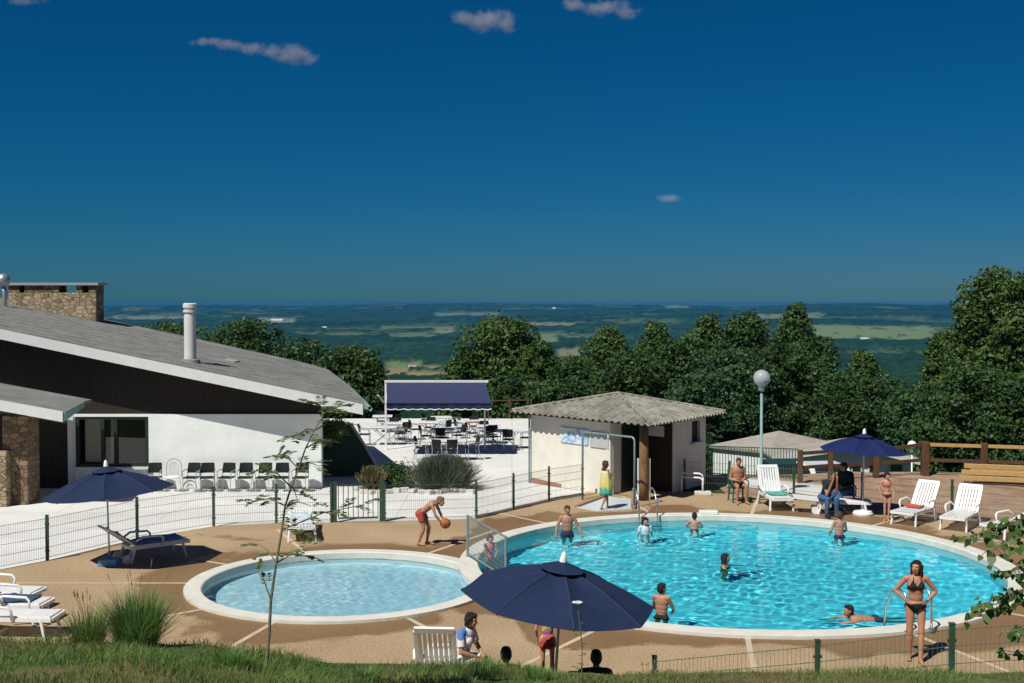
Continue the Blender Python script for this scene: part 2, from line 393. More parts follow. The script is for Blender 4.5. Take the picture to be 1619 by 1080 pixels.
# red added overhead and behind the camera, out of view, to warm the shade
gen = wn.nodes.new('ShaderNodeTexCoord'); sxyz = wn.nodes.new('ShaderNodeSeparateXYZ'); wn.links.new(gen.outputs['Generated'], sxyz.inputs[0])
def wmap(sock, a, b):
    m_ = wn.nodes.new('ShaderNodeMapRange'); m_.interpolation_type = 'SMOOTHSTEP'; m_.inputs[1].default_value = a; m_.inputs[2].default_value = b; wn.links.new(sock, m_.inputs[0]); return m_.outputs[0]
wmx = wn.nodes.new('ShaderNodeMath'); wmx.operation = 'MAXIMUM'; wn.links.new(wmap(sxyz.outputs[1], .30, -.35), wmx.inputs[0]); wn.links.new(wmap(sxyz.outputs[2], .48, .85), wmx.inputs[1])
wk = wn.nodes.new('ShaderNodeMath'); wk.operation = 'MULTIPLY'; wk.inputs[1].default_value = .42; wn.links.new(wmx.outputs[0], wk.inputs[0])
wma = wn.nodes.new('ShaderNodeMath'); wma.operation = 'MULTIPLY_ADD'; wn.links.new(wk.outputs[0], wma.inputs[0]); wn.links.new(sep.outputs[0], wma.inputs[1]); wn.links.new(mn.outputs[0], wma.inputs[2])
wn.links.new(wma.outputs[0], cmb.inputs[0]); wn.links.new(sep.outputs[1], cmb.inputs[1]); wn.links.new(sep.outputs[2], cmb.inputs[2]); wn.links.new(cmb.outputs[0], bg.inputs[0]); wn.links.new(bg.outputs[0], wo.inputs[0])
sl = bpy.data.lights.new('sun', 'SUN'); sl.energy = 4.6; sl.angle = R(.5); sl.color = (1, .97, .915); sl.cycles.is_caustics_light = True; sl.cycles.use_multiple_importance_sampling = False
so = bpy.data.objects.new('sun', sl); COL.objects.link(so)
sd = Vector((SUN_AZ.normalized().x*math.cos(SUN_EL), SUN_AZ.normalized().y*math.cos(SUN_EL), math.sin(SUN_EL)))
so.rotation_euler = sd.to_track_quat('Z', 'Y').to_euler(); so.location = (-30, -25, 60)
cam = bpy.data.cameras.new('camera'); cam.sensor_width = 36; cam.lens = F/1619*36; cam.clip_end = 40000; cam.clip_start = .2
co = bpy.data.objects.new('camera', cam); COL.objects.link(co); co.location = (0, 0, EYE); co.rotation_euler = (math.pi/2-PITCH, 0, 0)
scene.camera = co
scene.view_settings.view_transform = 'Standard'; scene.view_settings.look = 'None'; scene.view_settings.exposure = .12
scene.render.engine = 'CYCLES'; cy = scene.cycles
cy.use_denoising = True; cy.max_bounces = 8; cy.transparent_max_bounces = 24; cy.diffuse_bounces = 3; cy.glossy_bounces = 3; cy.volume_bounces = 0
cy.caustics_reflective = False; cy.caustics_refractive = True; cy.blur_glossy = 1.0; cy.sample_clamp_indirect = 6
# ================================================================== TERRAIN
def vnoise(x, y, seed=0):
    xi = np.floor(x).astype(np.int64); yi = np.floor(y).astype(np.int64); xf = x-xi; yf = y-yi
    def h(a, b):
        n = (a*374761393 + b*668265263 + seed*1442695041) & 0xffffffff
        n = ((n ^ (n >> 13))*1274126177) & 0xffffffff
        return ((n ^ (n >> 16)) & 0xffff)/65535.0
    u = xf*xf*(3-2*xf); v = yf*yf*(3-2*yf)
    return (h(xi, yi)*(1-u)+h(xi+1, yi)*u)*(1-v)+(h(xi, yi+1)*(1-u)+h(xi+1, yi+1)*u)*v
def fbm(x, y, seed=0, o=4):
    s = 0; a = .5; t = 0
    for i in range(o): s = s+a*vnoise(x*2**i+17*i, y*2**i-9*i, seed+i); t += a; a *= .5
    return s/t
def sstep(e0, e1, x):
    t = np.clip((x-e0)/(e1-e0), 0, 1); return t*t*(3-2*t)
LY = [0, 61, 66, 75, 100, 150, 300, 700, 1500, 3000, 5000, 7500, 9500, 11500, 14000]
LZ = [-.06, -.06, -1.6, -5, -9, -16, -35, -65, -92, -105, -95, -68, -46, -31, -95]
RY = [0, 41.0, 43.2, 46, 52, 55, 62, 75, 100, 150]
RZ = [-.06, -.06, -1.5, -1.9, -2.1, -3.5, -3.7, -6, -9, -16]
def crest(X): return np.interp(X, [-8, -3.6, -2.6, .8, 2.2, 8], [1.93, 1.91, 1.69, 1.56, 1.53, 1.53])
def ground(X, Y):
    X = np.asarray(X, float); Y = np.asarray(Y, float)
    zl = np.interp(Y, LY, LZ); zr = np.interp(Y, RY, RZ)
    k = sstep(5.5, 8.5, X)*(Y < 150)
    z = zl*(1-k)+zr*k
    r = np.sqrt(X*X+Y*Y)
    amp = np.interp(r, [100, 800, 3000, 9000, 12000], [0, 14, 42, 42, 46])
    z = z+amp*(fbm(X/1700+3.3, Y/1100, 5, 4)*2-1)
    z = z+np.interp(r, [60, 75, 150], [0, .6, 2])*(fbm(X/14, Y/14, 9, 2)*2-1)
    c = crest(X)
    bank = np.where(Y > 14, c-(Y-14)*c/2.3, c+.2*(14-Y))
    bank = np.where(Y < 3, c+2.2, bank)
    bump = .07*(fbm(X*1.6, Y*1.6, 21, 3)*2-1)*sstep(16.2, 14.5, Y)
    z = np.where(Y < 16.4, np.maximum(z, bank+bump), z)
    return z
rows = np.concatenate([np.arange(-4, 62, .5), 62*1.012**np.arange(0, 455)])
u = np.linspace(-1, 1, 330)
GY = np.repeat(rows[:, None], len(u), 1); GX = u[None, :]*np.maximum(28, GY*.62)
GZ = ground(GX, GY)
# land cover: woods and open fields
rr = np.sqrt(GX**2+GY**2)
wood = .6*fbm(GX/420+5, GY/330+2, 31, 4)+.4*fbm(GX/170+9, GY/210+4, 33, 3)
wthr = np.interp(rr, [300, 900, 2500, 9000], [.0, .32, .395, .39])
cov = np.zeros(GX.shape+(3,)); cov[:] = (.02, .05, .024)
cell = np.stack([vnoise(np.floor(GX/260+.4*np.sin(GY/300)), np.floor(GY/420), s) for s in (41, 42)], -1)
fcol = np.array([.06, .12, .05])+(np.array([.17, .19, .09])-np.array([.06, .12, .05]))*cell[..., :1]**1.3
isf = (wood < wthr) & (rr > 300)
# open fields seen in the photograph (image x range, y range, albedo), laid on the land where they lie
def hit(x, y):
    d = ray(x, y); ts = np.geomspace(120, 13500, 500)
    X = d.x*ts; Y = d.y*ts; Z = EYE+d.z*ts
    b = np.nonzero(Z < ground(X, Y))[0]
    return (X[b[0]], Y[b[0]]) if len(b) else (X[-1], Y[-1])
FIELDS = [((1282, 1475), (516, 540), (.22, .30, .13)), ((1180, 1300), (497, 504), (.22, .28, .14)), ((840, 905), (511, 517), (.30, .29, .17)), ((690, 720), (520, 530), (.25, .3, .15)),
          ((600, 700), (517, 522), (.15, .22, .10)), ((620, 690), (527, 536), (.15, .23, .11)), ((690, 725), (518, 520), (.24, .25, .14)), ((612, 668), (572, 598), (.20, .28, .10)), ((880, 915), (555, 575), (.26, .27, .15)), ((855, 880), (528, 545), (.2, .28, .13)),
          ((610, 700), (583, 600), (.34, .29, .15)), ((410, 465), (505, 512), (.3, .3, .2)), ((180, 300), (500, 507), (.24, .28, .2)), ((690, 790), (495, 500), (.2, .27, .13)), ((1050, 1090), (484, 488), (.24, .3, .16)), ((890, 950), (530, 538), (.15, .22, .11))]
for (x0, x1), (y0, y1), c in FIELDS:
    Y1 = hit((x0+x1)/2, y0)[1]; Y0 = hit((x0+x1)/2, y1)[1]
    s0, s1 = (x0-CX)/F, (x1-CX)/F; sl_ = GX/np.maximum(GY, 1)
    wob = (fbm(GX/180, GY/180, 77, 2)-.5)*.12
    inside = (sl_+wob*(s1-s0) > s0) & (sl_+wob*(s1-s0) < s1) & (GY > Y0+wob*(Y1-Y0)) & (GY < Y1+wob*(Y1-Y0))
    isf |= inside; fcol[inside] = c
hedge = (vnoise(GX/30, GY/60, 55) > .86)
isf &= ~hedge
tj = rng.random(GX.shape)
fcol = fcol*.72
wvar = .5+1.1*fbm(GX/150+1, GY/240+7, 83, 3)
cov = np.where(isf[..., None], fcol, np.array([.014, .040, .018])*((0.45+1.1*tj)*wvar)[..., None])
hgt = np.interp(rr, [62, 140, 400, 3000, 9000], [0, 3, 8, 10, 12])*(.45+.9*fbm(GX/16, GY/16, 61, 2)*tj)
GZ = GZ+np.where(isf, 0, hgt)*(rr > 70)
near = (GY < 62)
cov[near] = (.05, .085, .03)
dry = fbm(GX*.8, GY*.8, 71, 3)
bk = near & (GY < 17); cov[bk] = np.array([.06, .10, .03])+(np.array([.16, .125, .06])-np.array([.06, .10, .03]))*sstep(.45, .62, dry[bk])[:, None]
for c, r in ((POOLB, RB), (POOLS, RS)):
    GZ = np.where(np.hypot(GX-c.x, GY-c.y) < r+.42, -2.2, GZ)
V = np.stack([GX, GY, GZ], -1).reshape(-1, 3)
nr, nc = GX.shape; ii = np.arange(nr-1)[:, None]*nc+np.arange(nc-1)[None, :]
FA = np.stack([ii, ii+1, ii+nc+1, ii+nc], -1).reshape(-1, 4)
def cover_mat():
    m, nt, out = new_mat('land_cover')
    at = nd(nt, 'ShaderNodeAttribute', attribute_name='cover')
    b = nd(nt, 'ShaderNodeBsdfPrincipled'); b.inputs['Roughness'].default_value = 1; b.inputs['Specular IOR Level'].default_value = .05
    tc = nd(nt, 'ShaderNodeTexCoord'); n = nd(nt, 'ShaderNodeTexNoise'); n.inputs['Scale'].default_value = 3; n.inputs['Detail'].default_value = 6
    nt.links.new(tc.outputs['Object'], n.inputs['Vector'])
    r = ramp(nt, [(.3, (.6, .6, .6)), (.7, (1.25, 1.25, 1.2))]); nt.links.new(n.outputs[0], r.inputs[0])
    mu = nd(nt, 'ShaderNodeMix', data_type='RGBA', blend_type='MULTIPLY'); mu.inputs[0].default_value = 1
    nt.links.new(at.outputs['Color'], mu.inputs[6]); nt.links.new(r.outputs[0], mu.inputs[7])
    nt.links.new(mu.outputs[2], b.inputs['Base Color']); nt.links.new(b.outputs[0], out.inputs[0]); return m
M['cover'] = cover_mat()
terr = np_mesh('ground', V, FA, M['cover'], smooth=False); terr['kind'] = 'structure'
ca = terr.data.color_attributes.new('cover', 'FLOAT_COLOR', 'POINT')
ca.data.foreach_set('color', np.concatenate([cov.reshape(-1, 3), np.ones((nr*nc, 1))], 1).astype(np.float32).ravel())
def gz(x, y): return float(ground(np.array([x]), np.array([y]))[0])

# ================================================================== DECK, PATIO, POOLS
FPX = [(-90, 918), (75, 886), (217, 852), (338, 832), (437, 827), (524, 826), (608, 824), (753, 820), (812, 806), (868, 793), (921, 784)]
FW = [P(*q) for q in FPX]
hutL = Vector((.62, 39.25, 0)); hutF = Vector((3.93, 35.56, 0)); hutR = Vector((6.28, 38.85, 0)); hutB = hutL+hutR-hutF
FBX = [(1082, 777), (1153, 781), (1255, 791), (1363, 802), (1505, 816), (1680, 838)]
FB = [P(*q) for q in FBX]
deck_loop = [(-16, 17.2)]+[(p.x, p.y) for p in FW[:-1]]+[(2.0, 36.7), (3.2, 38.6), (5.0, 38.7)]+[(p.x, p.y) for p in FB]+[(18, 31), (18, 16.35), (-16, 16.35)]
flat_fill('deck', [deck_loop, circle(POOLB, RB+.2), circle(POOLS, RS+.12)] if False else [deck_loop], 0.0, M['deck']) if False else None
def union_loop(n=240):
    """outer outline of the two pool openings under the coping, as one loop"""
    pts = []
    d = (POOLB-POOLS); D = d.length; r1, r2 = RB+.16, RS+.16
    a = (r1*r1-r2*r2+D*D)/(2*D); h2 = r1*r1-a*a
    if h2 <= 0: return None
    h = math.sqrt(h2); ux = -d/D; base = math.atan2(ux.y, ux.x); al = math.atan2(h, a)
    N = 110
    for i in range(N+1):
        t = base+al+(2*math.pi-2*al)*i/N; pts.append((POOLB.x+r1*math.cos(t), POOLB.y+r1*math.sin(t)))
    base2 = base+math.pi; al2 = math.atan2(h, D-a)
    for i in range(1, 70):
        t = base2+al2+(2*math.pi-2*al2)*i/70; pts.append((POOLS.x+r2*math.cos(t), POOLS.y+r2*math.sin(t)))
    return pts
ul = union_loop()
flat_fill('deck', [deck_loop, ul] if ul else [deck_loop, circle(POOLB, RB+.06), circle(POOLS, RS+.06)], 0.0, M['deck'])
patio_loop = [(-30, 20.0)]+[(p.x-.02, p.y-.12) for p in FW[:-1]]+[(2.2, 36.5), (4.2, 38.8), (5.2, 41.5), (5.2, 61), (-30, 61)]
flat_fill('patio', [patio_loop], -.012, M['patio'])
# white kerb under the fence line where patio meets deck
k = MB()
for a, b in zip(FW[7:10], FW[8:11]):
    k.beam(a+Vector((0, .12, .03)), b+Vector((0, .12, .03)), .16, .10)
tag(k.build('kerb', M['concrete']), kind='structure')
# brown earth behind the right part of the fence
b = MB(); n1, n2 = 40, 60
def dirt_z(x, y): return .05*(vnoise(np.array([x*1.7]), np.array([y*1.7]), 3)[0]-.3)+.09*max(0, min(1, (y-38)/4))*max(0, min(1, (x-9.6)/2))
x0a, x1a = 6.6, 27
vs = []
for i in range(n2+1):
    X = x0a+(x1a-x0a)*i/n2
    yb = np.interp(X, [p.x for p in FB], [p.y for p in FB])-.05
    for j in range(n1+1):
        Y = yb+(41.1-yb)*j/n1
        vs.append((X, Y, dirt_z(X, Y)-.008 if j else -.008))
b.add(vs, [(i*(n1+1)+j, (i+1)*(n1+1)+j, (i+1)*(n1+1)+j+1, i*(n1+1)+j+1) for i in range(n2) for j in range(n1)])
o = b.build('earth_bank', M['dirt'], smooth=True); tag(o, kind='structure')
pth = [P(1150, 762), P(1182, 757), P(1300, 768), P(1330, 778), P(1300, 787), P(1182, 772), P(1150, 772)]
o = flat_fill('path', [[(p.x, p.y) for p in pth]], .035, M['concrete'])
# pale joint strips in the deck
j = MB()
def strip(c, r0, r1, deg, w=.10):
    d = Vector((math.cos(R(deg)), math.sin(R(deg)), 0)); n = Vector((-d.y, d.x, 0))*w/2
    a = Vector((c.x, c.y, .005))+d*r0; e = Vector((c.x, c.y, .005))+d*r1
    j.add([a-n, e-n, e+n, a+n], [(0, 1, 2, 3)])
for deg, L in ((180, 7.2), (113, 3.2), (222, 4.2), (300, 4.3), (255, 4.0), (62, 3.4), (148, 2.2)): strip(POOLS, RS+.38, RS+COPE+L, deg)
for deg, L in ((238, 4.2), (262, 4.0), (290, 4.0), (315, 4.5), (345, 4), (100, 3.3), (130, 2.7), (75, 2.9), (45, 2.2), (20, 3)): strip(POOLB, RB+COPE-.02, RB+COPE+L, deg)
tag(j.build('deck_joint', M['joint'], fix=False), kind='structure')
# pools: basin, coping ring, water surface
WAVE = .0105
def pool(name, c, r, depth, wm, lab, other=None, ro=0):
    root = thing(name, lab, 'swimming pool', (c.x, c.y, 0))
    n = 96
    m_ = MB(); m_.lathe([(r+.02, .0), (r+.02, -depth), (0.001, -depth-.05)], n)
    m_.build('basin', M['pool_paint'] if r > 4 else M['pale_paint'], root, smooth=False)
    COPE_ = COPE if r > 4 else .36
    vs = []; prof = [(0, -.16), (0, .045), (.03, .062), (1, .055), (1, -.05)]
    for q, (t, z) in enumerate(prof):
        for i in range(n):
            a = 2*math.pi*i/n; d = Vector((math.cos(a), math.sin(a), 0)); wd = COPE_
            if other:
                while wd > .06 and (Vector((c.x, c.y, 0))+d*(r+wd)-other).length < ro: wd -= .01
            rad = r+(t if q not in (2,) else t)*wd if q != 2 else r+.03
            vs.append(d*rad+Vector((0, 0, z)))
    m_ = MB(); m_.add(vs, [(q*n+i, q*n+(i+1) % n, (q+1)*n+(i+1) % n, (q+1)*n+i) for q in range(len(prof)-1) for i in range(n)])
    m_.build('coping', M['coping'], root)
    # rippled water surface as a real mesh
    st = .042; nr2 = int(r/st); vv = [(0, 0)]; ff = []; start = [0]
    ring_n = [max(6, int(2*math.pi*q*r/nr2/st)) for q in range(1, nr2+1)]
    N_ = 2*int(math.pi*r/st/2)*1; 
    qs = np.linspace(0, 1, nr2+1)[1:]; qs[0] = .0006; th = np.linspace(0, 2*np.pi, N_, endpoint=False)
    xx = (qs[:, None]*r*np.cos(th)[None]).ravel(); yy = (qs[:, None]*r*np.sin(th)[None]).ravel()
    xx = np.concatenate([[0], xx]); yy = np.concatenate([[0], yy])
    zz = np.zeros_like(xx); rw = np.random.default_rng(3 if r > 4 else 4)
    for q in range(26):
        lam = .15*(5.0**(q/25)); k_ = 2*np.pi/lam; a_ = rw.random()*2*np.pi; amp = WAVE*lam/(2*np.pi)*(.6+.8*rw.random())
        zz += amp*np.sin(k_*(xx*np.cos(a_)+yy*np.sin(a_))+rw.random()*6.28+.6*np.sin(xx*1.3+q)+.6*np.sin(yy*1.1-q))
    for bx_, by_ in ((897, 848), (1020, 844), (1098, 836), (1146, 896), (1327, 849), (1046, 975), (1300, 980), (1330, 984), (775, 884)):
        bp_ = P(bx_, by_, WATER); dd_ = np.hypot(xx+c.x-bp_.x, yy+c.y-bp_.y); zz += .003*np.sin(dd_*2*np.pi/.26)*np.exp(-((dd_-.45)/.42)**2)
    zz *= .55+.9*fbm((xx+c.x)*.35, (yy+c.y)*.35, 12, 2)
    i0 = 1+np.arange(nr2-1)[:, None]*N_+np.arange(N_)[None]; i1 = 1+np.arange(nr2-1)[:, None]*N_+(np.arange(N_)[None]+1) % N_
    F4 = np.stack([i0, i0+N_, i1+N_, i1], -1).reshape(-1, 4); F3 = np.stack([np.zeros(N_, int), 1+np.arange(N_), 1+(np.arange(N_)+1) % N_, 1+(np.arange(N_)+1) % N_], -1)
    ws = np_mesh('water_surface', np.stack([xx, yy, WATER+zz], -1), F4, wm, root, smooth=True)
    ws.cycles.is_caustics_caster = True
    for ch in root.children:
        if ch.name.startswith('basin'): ch.cycles.is_caustics_receiver = True
    return root
pool('swimming_pool', POOLB, RB, 1.35, M['water_big'], 'large round turquoise swimming pool with pale stone coping')
pool('paddling_pool', POOLS, RS, .55, M['water_small'], 'small round pale blue paddling pool beside the big pool', POOLB, RB+.01)

# ================================================================== WIRE FENCES
def wire_panel(a, b, h, root, name='mesh_panel', m=None, pitch=.055, wr=.0024, lift=.05):
    m_ = MB(); d = b-a; L = d.length; u_ = d/L
    n = max(2, int(L/pitch))
    for i in range(n+1):
        p = a+u_*(L*i/n); m_.box((0, 0, 0), (.001,)*3) if False else None
        q = p+Vector((0, 0, lift)); t = p+Vector((0, 0, h))
        nn = Vector((-u_.y, u_.x, 0))*wr; uu = u_*wr
        m_.add([q-uu-nn, q+uu-nn, q+nn, t-uu-nn, t+uu-nn, t+nn], [(0, 1, 4, 3), (1, 2, 5, 4), (2, 0, 3, 5)])
    for z in (lift+.02, lift+.25, h*.55, h-.22, h-.02):
        m_.beam(a+Vector((0, 0, z)), b+Vector((0, 0, z)), .008, .008)
    return m_.build(name, m or M['green_wire'], root, fix=False)
def fpost(p, h, root, w=.06):
    m_ = MB(); m_.box((p.x, p.y, p.z+h/2), (w, w, h)); m_.box((p.x, p.y, p.z+h+.008), (w+.012, w+.012, .016))
    for z in (.22, h-.2): m_.box((p.x, p.y, p.z+z), (w+.05, .02, .03))
    return m_.build('post', M['green_post'], root)
def wire_fence(pts, h, label, skip=()):
    root = thing('wire_fence', label, 'fence', pts[0])
    L = [p-pts[0] for p in pts]
    for p in L: fpost(p, h, root)
    for i, (a, b) in enumerate(zip(L[:-1], L[1:])):
        if i not in skip: wire_panel(a, b, h-.05, root)
    return root
wire_fence(FW[:6], 1.03, 'low green wire mesh fence along the white patio, left of the gate')
wire_fence(FW[6:], 1.03, 'low green wire mesh fence running from the gate to the shower hut')
wire_fence(FB, 1.0, 'low green wire mesh fence behind the row of white loungers')
# gate between the two runs
ga, gb = FW[5]+Vector((.08, .05, 0)), FW[6]+Vector((-.08, .05, 0))
g = thing('garden_gate', 'green metal bar gate set in the wire fence', 'gate', ga)
gd = gb-ga
for q in (Vector((0, 0, 0)), gd):
    m_ = MB(); m_.box((q.x, q.y, .53), (.11, .11, 1.06)); m_.box((q.x, q.y, 1.07), (.12, .12, .02)); m_.build('gate_post', M['green_post'], g)
m_ = MB(); s_, e_ = gd*.08, gd*.92
for z in (.10, .98): m_.beam(s_+Vector((0, 0, z)), e_+Vector((0, 0, z)), .035, .04)
for i in range(9):
    p = s_+(e_-s_)*i/8; m_.beam(p+Vector((0, 0, .11)), p+Vector((0, 0, .97)), .02, .02)
m_.build('gate_leaf', M['green_post'], g)
m_ = MB(); m_.box((e_.x-.03, e_.y-.04, .6), (.12, .03, .04)); m_.build('handle', M['black_plastic'], g)
# fence along the grass bank on the right
fc = []
for x, Y in ((1037, 16.0), (1297, 15.0), (1511, 14.45), (1760, 14.1)):
    X = (x-CX)/F*Y; fc.append((X, Y))
fz = [.12, .62, .98, 1.2]
pts = [Vector((a, b_, z)) for (a, b_), z in zip(fc, fz)]
wire_fence(pts, 1.02, 'green wire mesh fence at the foot of the grass bank by the bikini woman')
# mesh screen between the pools
sa, sb = Vector((-1.02, 27.45, .0)), Vector((-.13, 24.95, .0))
g = thing('mesh_screen', 'grey framed mesh barrier standing between the two pools', 'barrier', sa)
d = sb-sa
m_ = MB()
for q in (Vector((0, 0, 0)), d): m_.tube([q, q+Vector((0, 0, 1.02))], .028)
m_.tube([Vector((0, 0, 1.0)), d+Vector((0, 0, 1.0))], .024); m_.tube([Vector((0, 0, .14)), d+Vector((0, 0, .14))], .02)
m_.build('frame', M['grey_metal'], g)
m_ = MB()
n = int(d.length/.05)
for i in range(1, n):
    p = d*i/n; m_.beam(p+Vector((0, 0, .15)), p+Vector((0, 0, .99)), .0045, .0045)
for i in range(1, 9):
    z = .14+.86*i/9; m_.beam(Vector((0, 0, z)), d+Vector((0, 0, z)), .004, .004)
m_.build('mesh_panel', M['grey_metal'], g, fix=False)
# ================================================================== MAIN BUILDING
WY = 38.0
def W(x, y, Y=WY): return A(x, y, Y)
mb_root = thing('club_house', 'long low white walled building with grey roof and dark gable', 'building', (-10, WY, 0))
off = Vector((10, -WY, 0))
def L_(v): return Vector(v)+off
xr = A(508, 700, WY).x; xl = A(113, 700, WY).x; wx0 = A(119, 700, WY).x; wx1 = A(235, 700, WY).x
zt = A(300, 655, WY).z; wz1 = A(170, 659, WY).z; wz0 = A(170, 738, WY).z
backY = 46.4
def wallbox(m_, x0, x1, z0, z1, y0=WY, t=.3): m_.box(L_(((x0+x1)/2, y0+t/2, (z0+z1)/2)), (x1-x0, t, z1-z0))
m_ = MB(); wallbox(m_, wx1, xr, 0, zt); wallbox(m_, xl, wx0, 0, zt); wallbox(m_, wx0, wx1, 0, wz0); wallbox(m_, wx0, wx1, wz1, zt)
m_.prism([L_((xr, WY+.3, 0)), L_((xr-2.3, backY, 0)), L_((xr-2.3, backY, zt)), L_((xr, WY+.3, zt))], (-.25, 0, 0))
m_.box(L_(((xl-22+xr-2.6)/2-3.4, backY, zt/2)), (xr-2.6+22-xl*0-4-3, .25, zt)) if False else None
m_.build('wall', M['white_wall'], mb_root)
# wall left of the white part, canopy shade put into its dark colour
m_ = MB(); wallbox(m_, xl-7, xl-.02, 0, zt, WY+.05); m_.build('shade_toned_wall', M['dark_wood'], mb_root)
# trim post and white band over the window
m_ = MB(); wallbox(m_, xl-.1, xl+.08, 0, zt-.06, WY-.06, .055); m_.build('corner_trim', M['white_paint'], mb_root)
# window
wf = MB(); t = .07
cxs = [wx0, wx0+(wx1-wx0)*.37, wx0+(wx1-wx0)*.545, wx1]
for z in (wz0+.04, wz1-.04): wf.box(L_(((wx0+wx1)/2, WY+.09, z)), (wx1-wx0-.004, .12, .09))
for i, x in enumerate(cxs): wf.box(L_((x+(.06 if i == 0 else -.06 if i == 3 else 0), WY+.09, (wz0+wz1)/2)), (.11, .118, wz1-wz0-.18))
win = wf.build('window', M['dark_door'], mb_root)
m_ = MB(); m_.box(L_(((wx0+wx1)/2, WY+.1, (wz0+wz1)/2)), (wx1-wx0-.06, .012, wz1-wz0-.06)); m_.build('pane', M['glass'], win)
m_ = MB(); m_.box(L_(((wx0+wx1)/2, WY-.05, wz0-.035)), (wx1-wx0+.1, .14, .07)); m_.build('sill', M['white_paint'], win)
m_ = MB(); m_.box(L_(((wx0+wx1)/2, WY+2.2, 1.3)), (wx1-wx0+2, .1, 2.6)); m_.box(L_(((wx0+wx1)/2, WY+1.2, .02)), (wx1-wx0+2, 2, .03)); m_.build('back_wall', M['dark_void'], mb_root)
m_ = MB()
for x0, x1, y_ in ((wx0+.2, wx0+.82, .33), (wx0+1.02, wx0+1.26, .34)):
    n = 24
    vs = []
    for i in range(n+1):
        q = x0+(x1-x0)*i/n; yy = WY+y_+.03*math.sin(i*1.7)
        vs += [L_((q, yy, wz0+.1)), L_((q, yy, wz1-.1))]
    m_.add(vs, [(2*i, 2*i+2, 2*i+3, 2*i+1) for i in range(n)])
m_.build('curtain', M['curtain'], mb_root, fix=False)
# gable cladding (boards up to the roof) and the big low-pitched roof
BY = 37.2
fr = A(574, 640, BY); fl = A(0, 521, BY)
slope = (fl.z-fr.z)/(fr.x-fl.x)
def roofz(X): return fr.z+slope*(fr.x-X)
pn = Vector((slope, 0, 1)).normalized(); p0 = fr
ridgeX = -21.5
m_ = MB()
m_.prism([L_((xr+.9, WY+.1, zt+.003)), L_((xr+1.32, WY+.1, roofz(xr+1.32)-.13)), L_((ridgeX, WY+.1, roofz(ridgeX)-.13)), L_((ridgeX, WY+.1, zt+.003))], (0, .14, 0))
m_.build('gable_cladding', M['dark_wood'], mb_root)
far = [on_plane(x, y, p0, pn) for x, y in ((583, 643), (571, 629), (556, 614), (540, 601), (516, 583), (467, 570), (402, 556), (300, 533), (155, 503))]
poly = [Vector((ridgeX, BY, roofz(ridgeX))), fr]+far[0:]+[Vector((ridgeX, far[-1].y, roofz(ridgeX)))]
poly = [L_(q) for q in poly]
m_ = MB(); m_.prism(poly, (0, 0, -.11)); 
rf = m_.build('roof', M['roof'], mb_root)
# sheet seams and verge on the roof
m_ = MB()
for i in range(11):
    y = BY+.35+i*.92
    xe = np.interp(y, [q.y for q in far[1:]], [q.x for q in far[1:]]) if y > far[1].y else fr.x
    x0 = min(xe-.15, fr.x-.15)
    m_.beam(L_((x0, y, roofz(x0)+.012)), L_((ridgeX+.1, y, roofz(ridgeX+.1)+.012)), .045, .03)
m_.build('seam', M['roof'], rf)
m_ = MB()
m_.prism([L_((fr.x, BY-.05, fr.z+.015)), L_((ridgeX, BY-.05, roofz(ridgeX)+.015)), L_((ridgeX, BY-.05, roofz(ridgeX)-.29)), L_((fr.x, BY-.05, fr.z-.31))], (0, .045, 0))
m_.build('fascia', M['white_paint'], mb_root)
m_ = MB(); m_.tube([L_(q+Vector((.03, 0, -.08))) for q in [far[1], far[2], far[3], far[4]]], .06); m_.tube([L_(fr+Vector((.1, .05, -.06))), L_(far[0]+Vector((.04, 0, -.06))), L_(far[1]+Vector((.03, 0, -.08)))], .07)
m_.build('gutter', M['lamp_pole'], mb_root)
# white flue pipe on the roof
fb = on_plane(301, 572, p0, pn)
m_ = MB(); hh = 1.92; r_ = .195
m_.lathe([(r_, -.3), (r_, hh-.42), (r_*.9, hh-.42), (r_*.9, hh-.3), (r_*1.12, hh-.3), (r_*1.12, hh-.22), (r_*.92, hh-.22), (r_*.92, hh-.15), (r_*1.15, hh-.15), (r_*1.15, hh-.03), (r_*.9, hh), (.001, hh)], 24, L_(fb))
m_.build('flue_pipe', M['white_paint'], mb_root, smooth=False)
m_ = MB(); m_.lathe([(r_*1.7, -.06), (r_*1.5, .07), (r_*1.02, .1)], 24, L_(fb+Vector((0, 0, 0)))); m_.build('flue_collar', M['roof'], mb_root)
m_ = MB(); sk = on_plane(366, 571, p0, pn); m_.box(L_(sk+Vector((0, 0, .02))), (.4, .8, .05), Euler((0, math.atan(slope), 0)).to_matrix()); m_.build('roof_hatch', M['pale_roof'], mb_root)
# wide stone chimney with slab on stubs
CYY = 46.75
def C_(x, y): return A(x, y, CYY)
c0, c1 = C_(13, 460), C_(152, 460); top = C_(80, 447).z; body = C_(80, 463).z
m_ = MB(); m_.box(L_(((c0.x+c1.x)/2, CYY+.45, (body+3.6)/2)), (c1.x-c0.x, .9, body-3.6))
ch = m_.build('chimney', M['stone'], mb_root); bevel(ch, .03)
m_ = MB()
for x0, x1 in ((c0.x, c0.x+.42), (c0.x+.62, c0.x+1.95), (c1.x-.78, c1.x-.55), (c1.x-.3, c1.x)):
    m_ = MB(); m_.box(L_(((x0+x1)/2, CYY+.45, (body+top-.1)/2)), (x1-x0, .88, top-.1-body)); m_.build('stub', M['stone_dark'], ch)
pass
m_ = MB(); m_.box(L_(((c0.x+c1.x)/2, CYY+.45, top-.05)), (c1.x-c0.x+.22, 1.1, .1)); m_.build('cap_slab', M['grey_board'], ch)
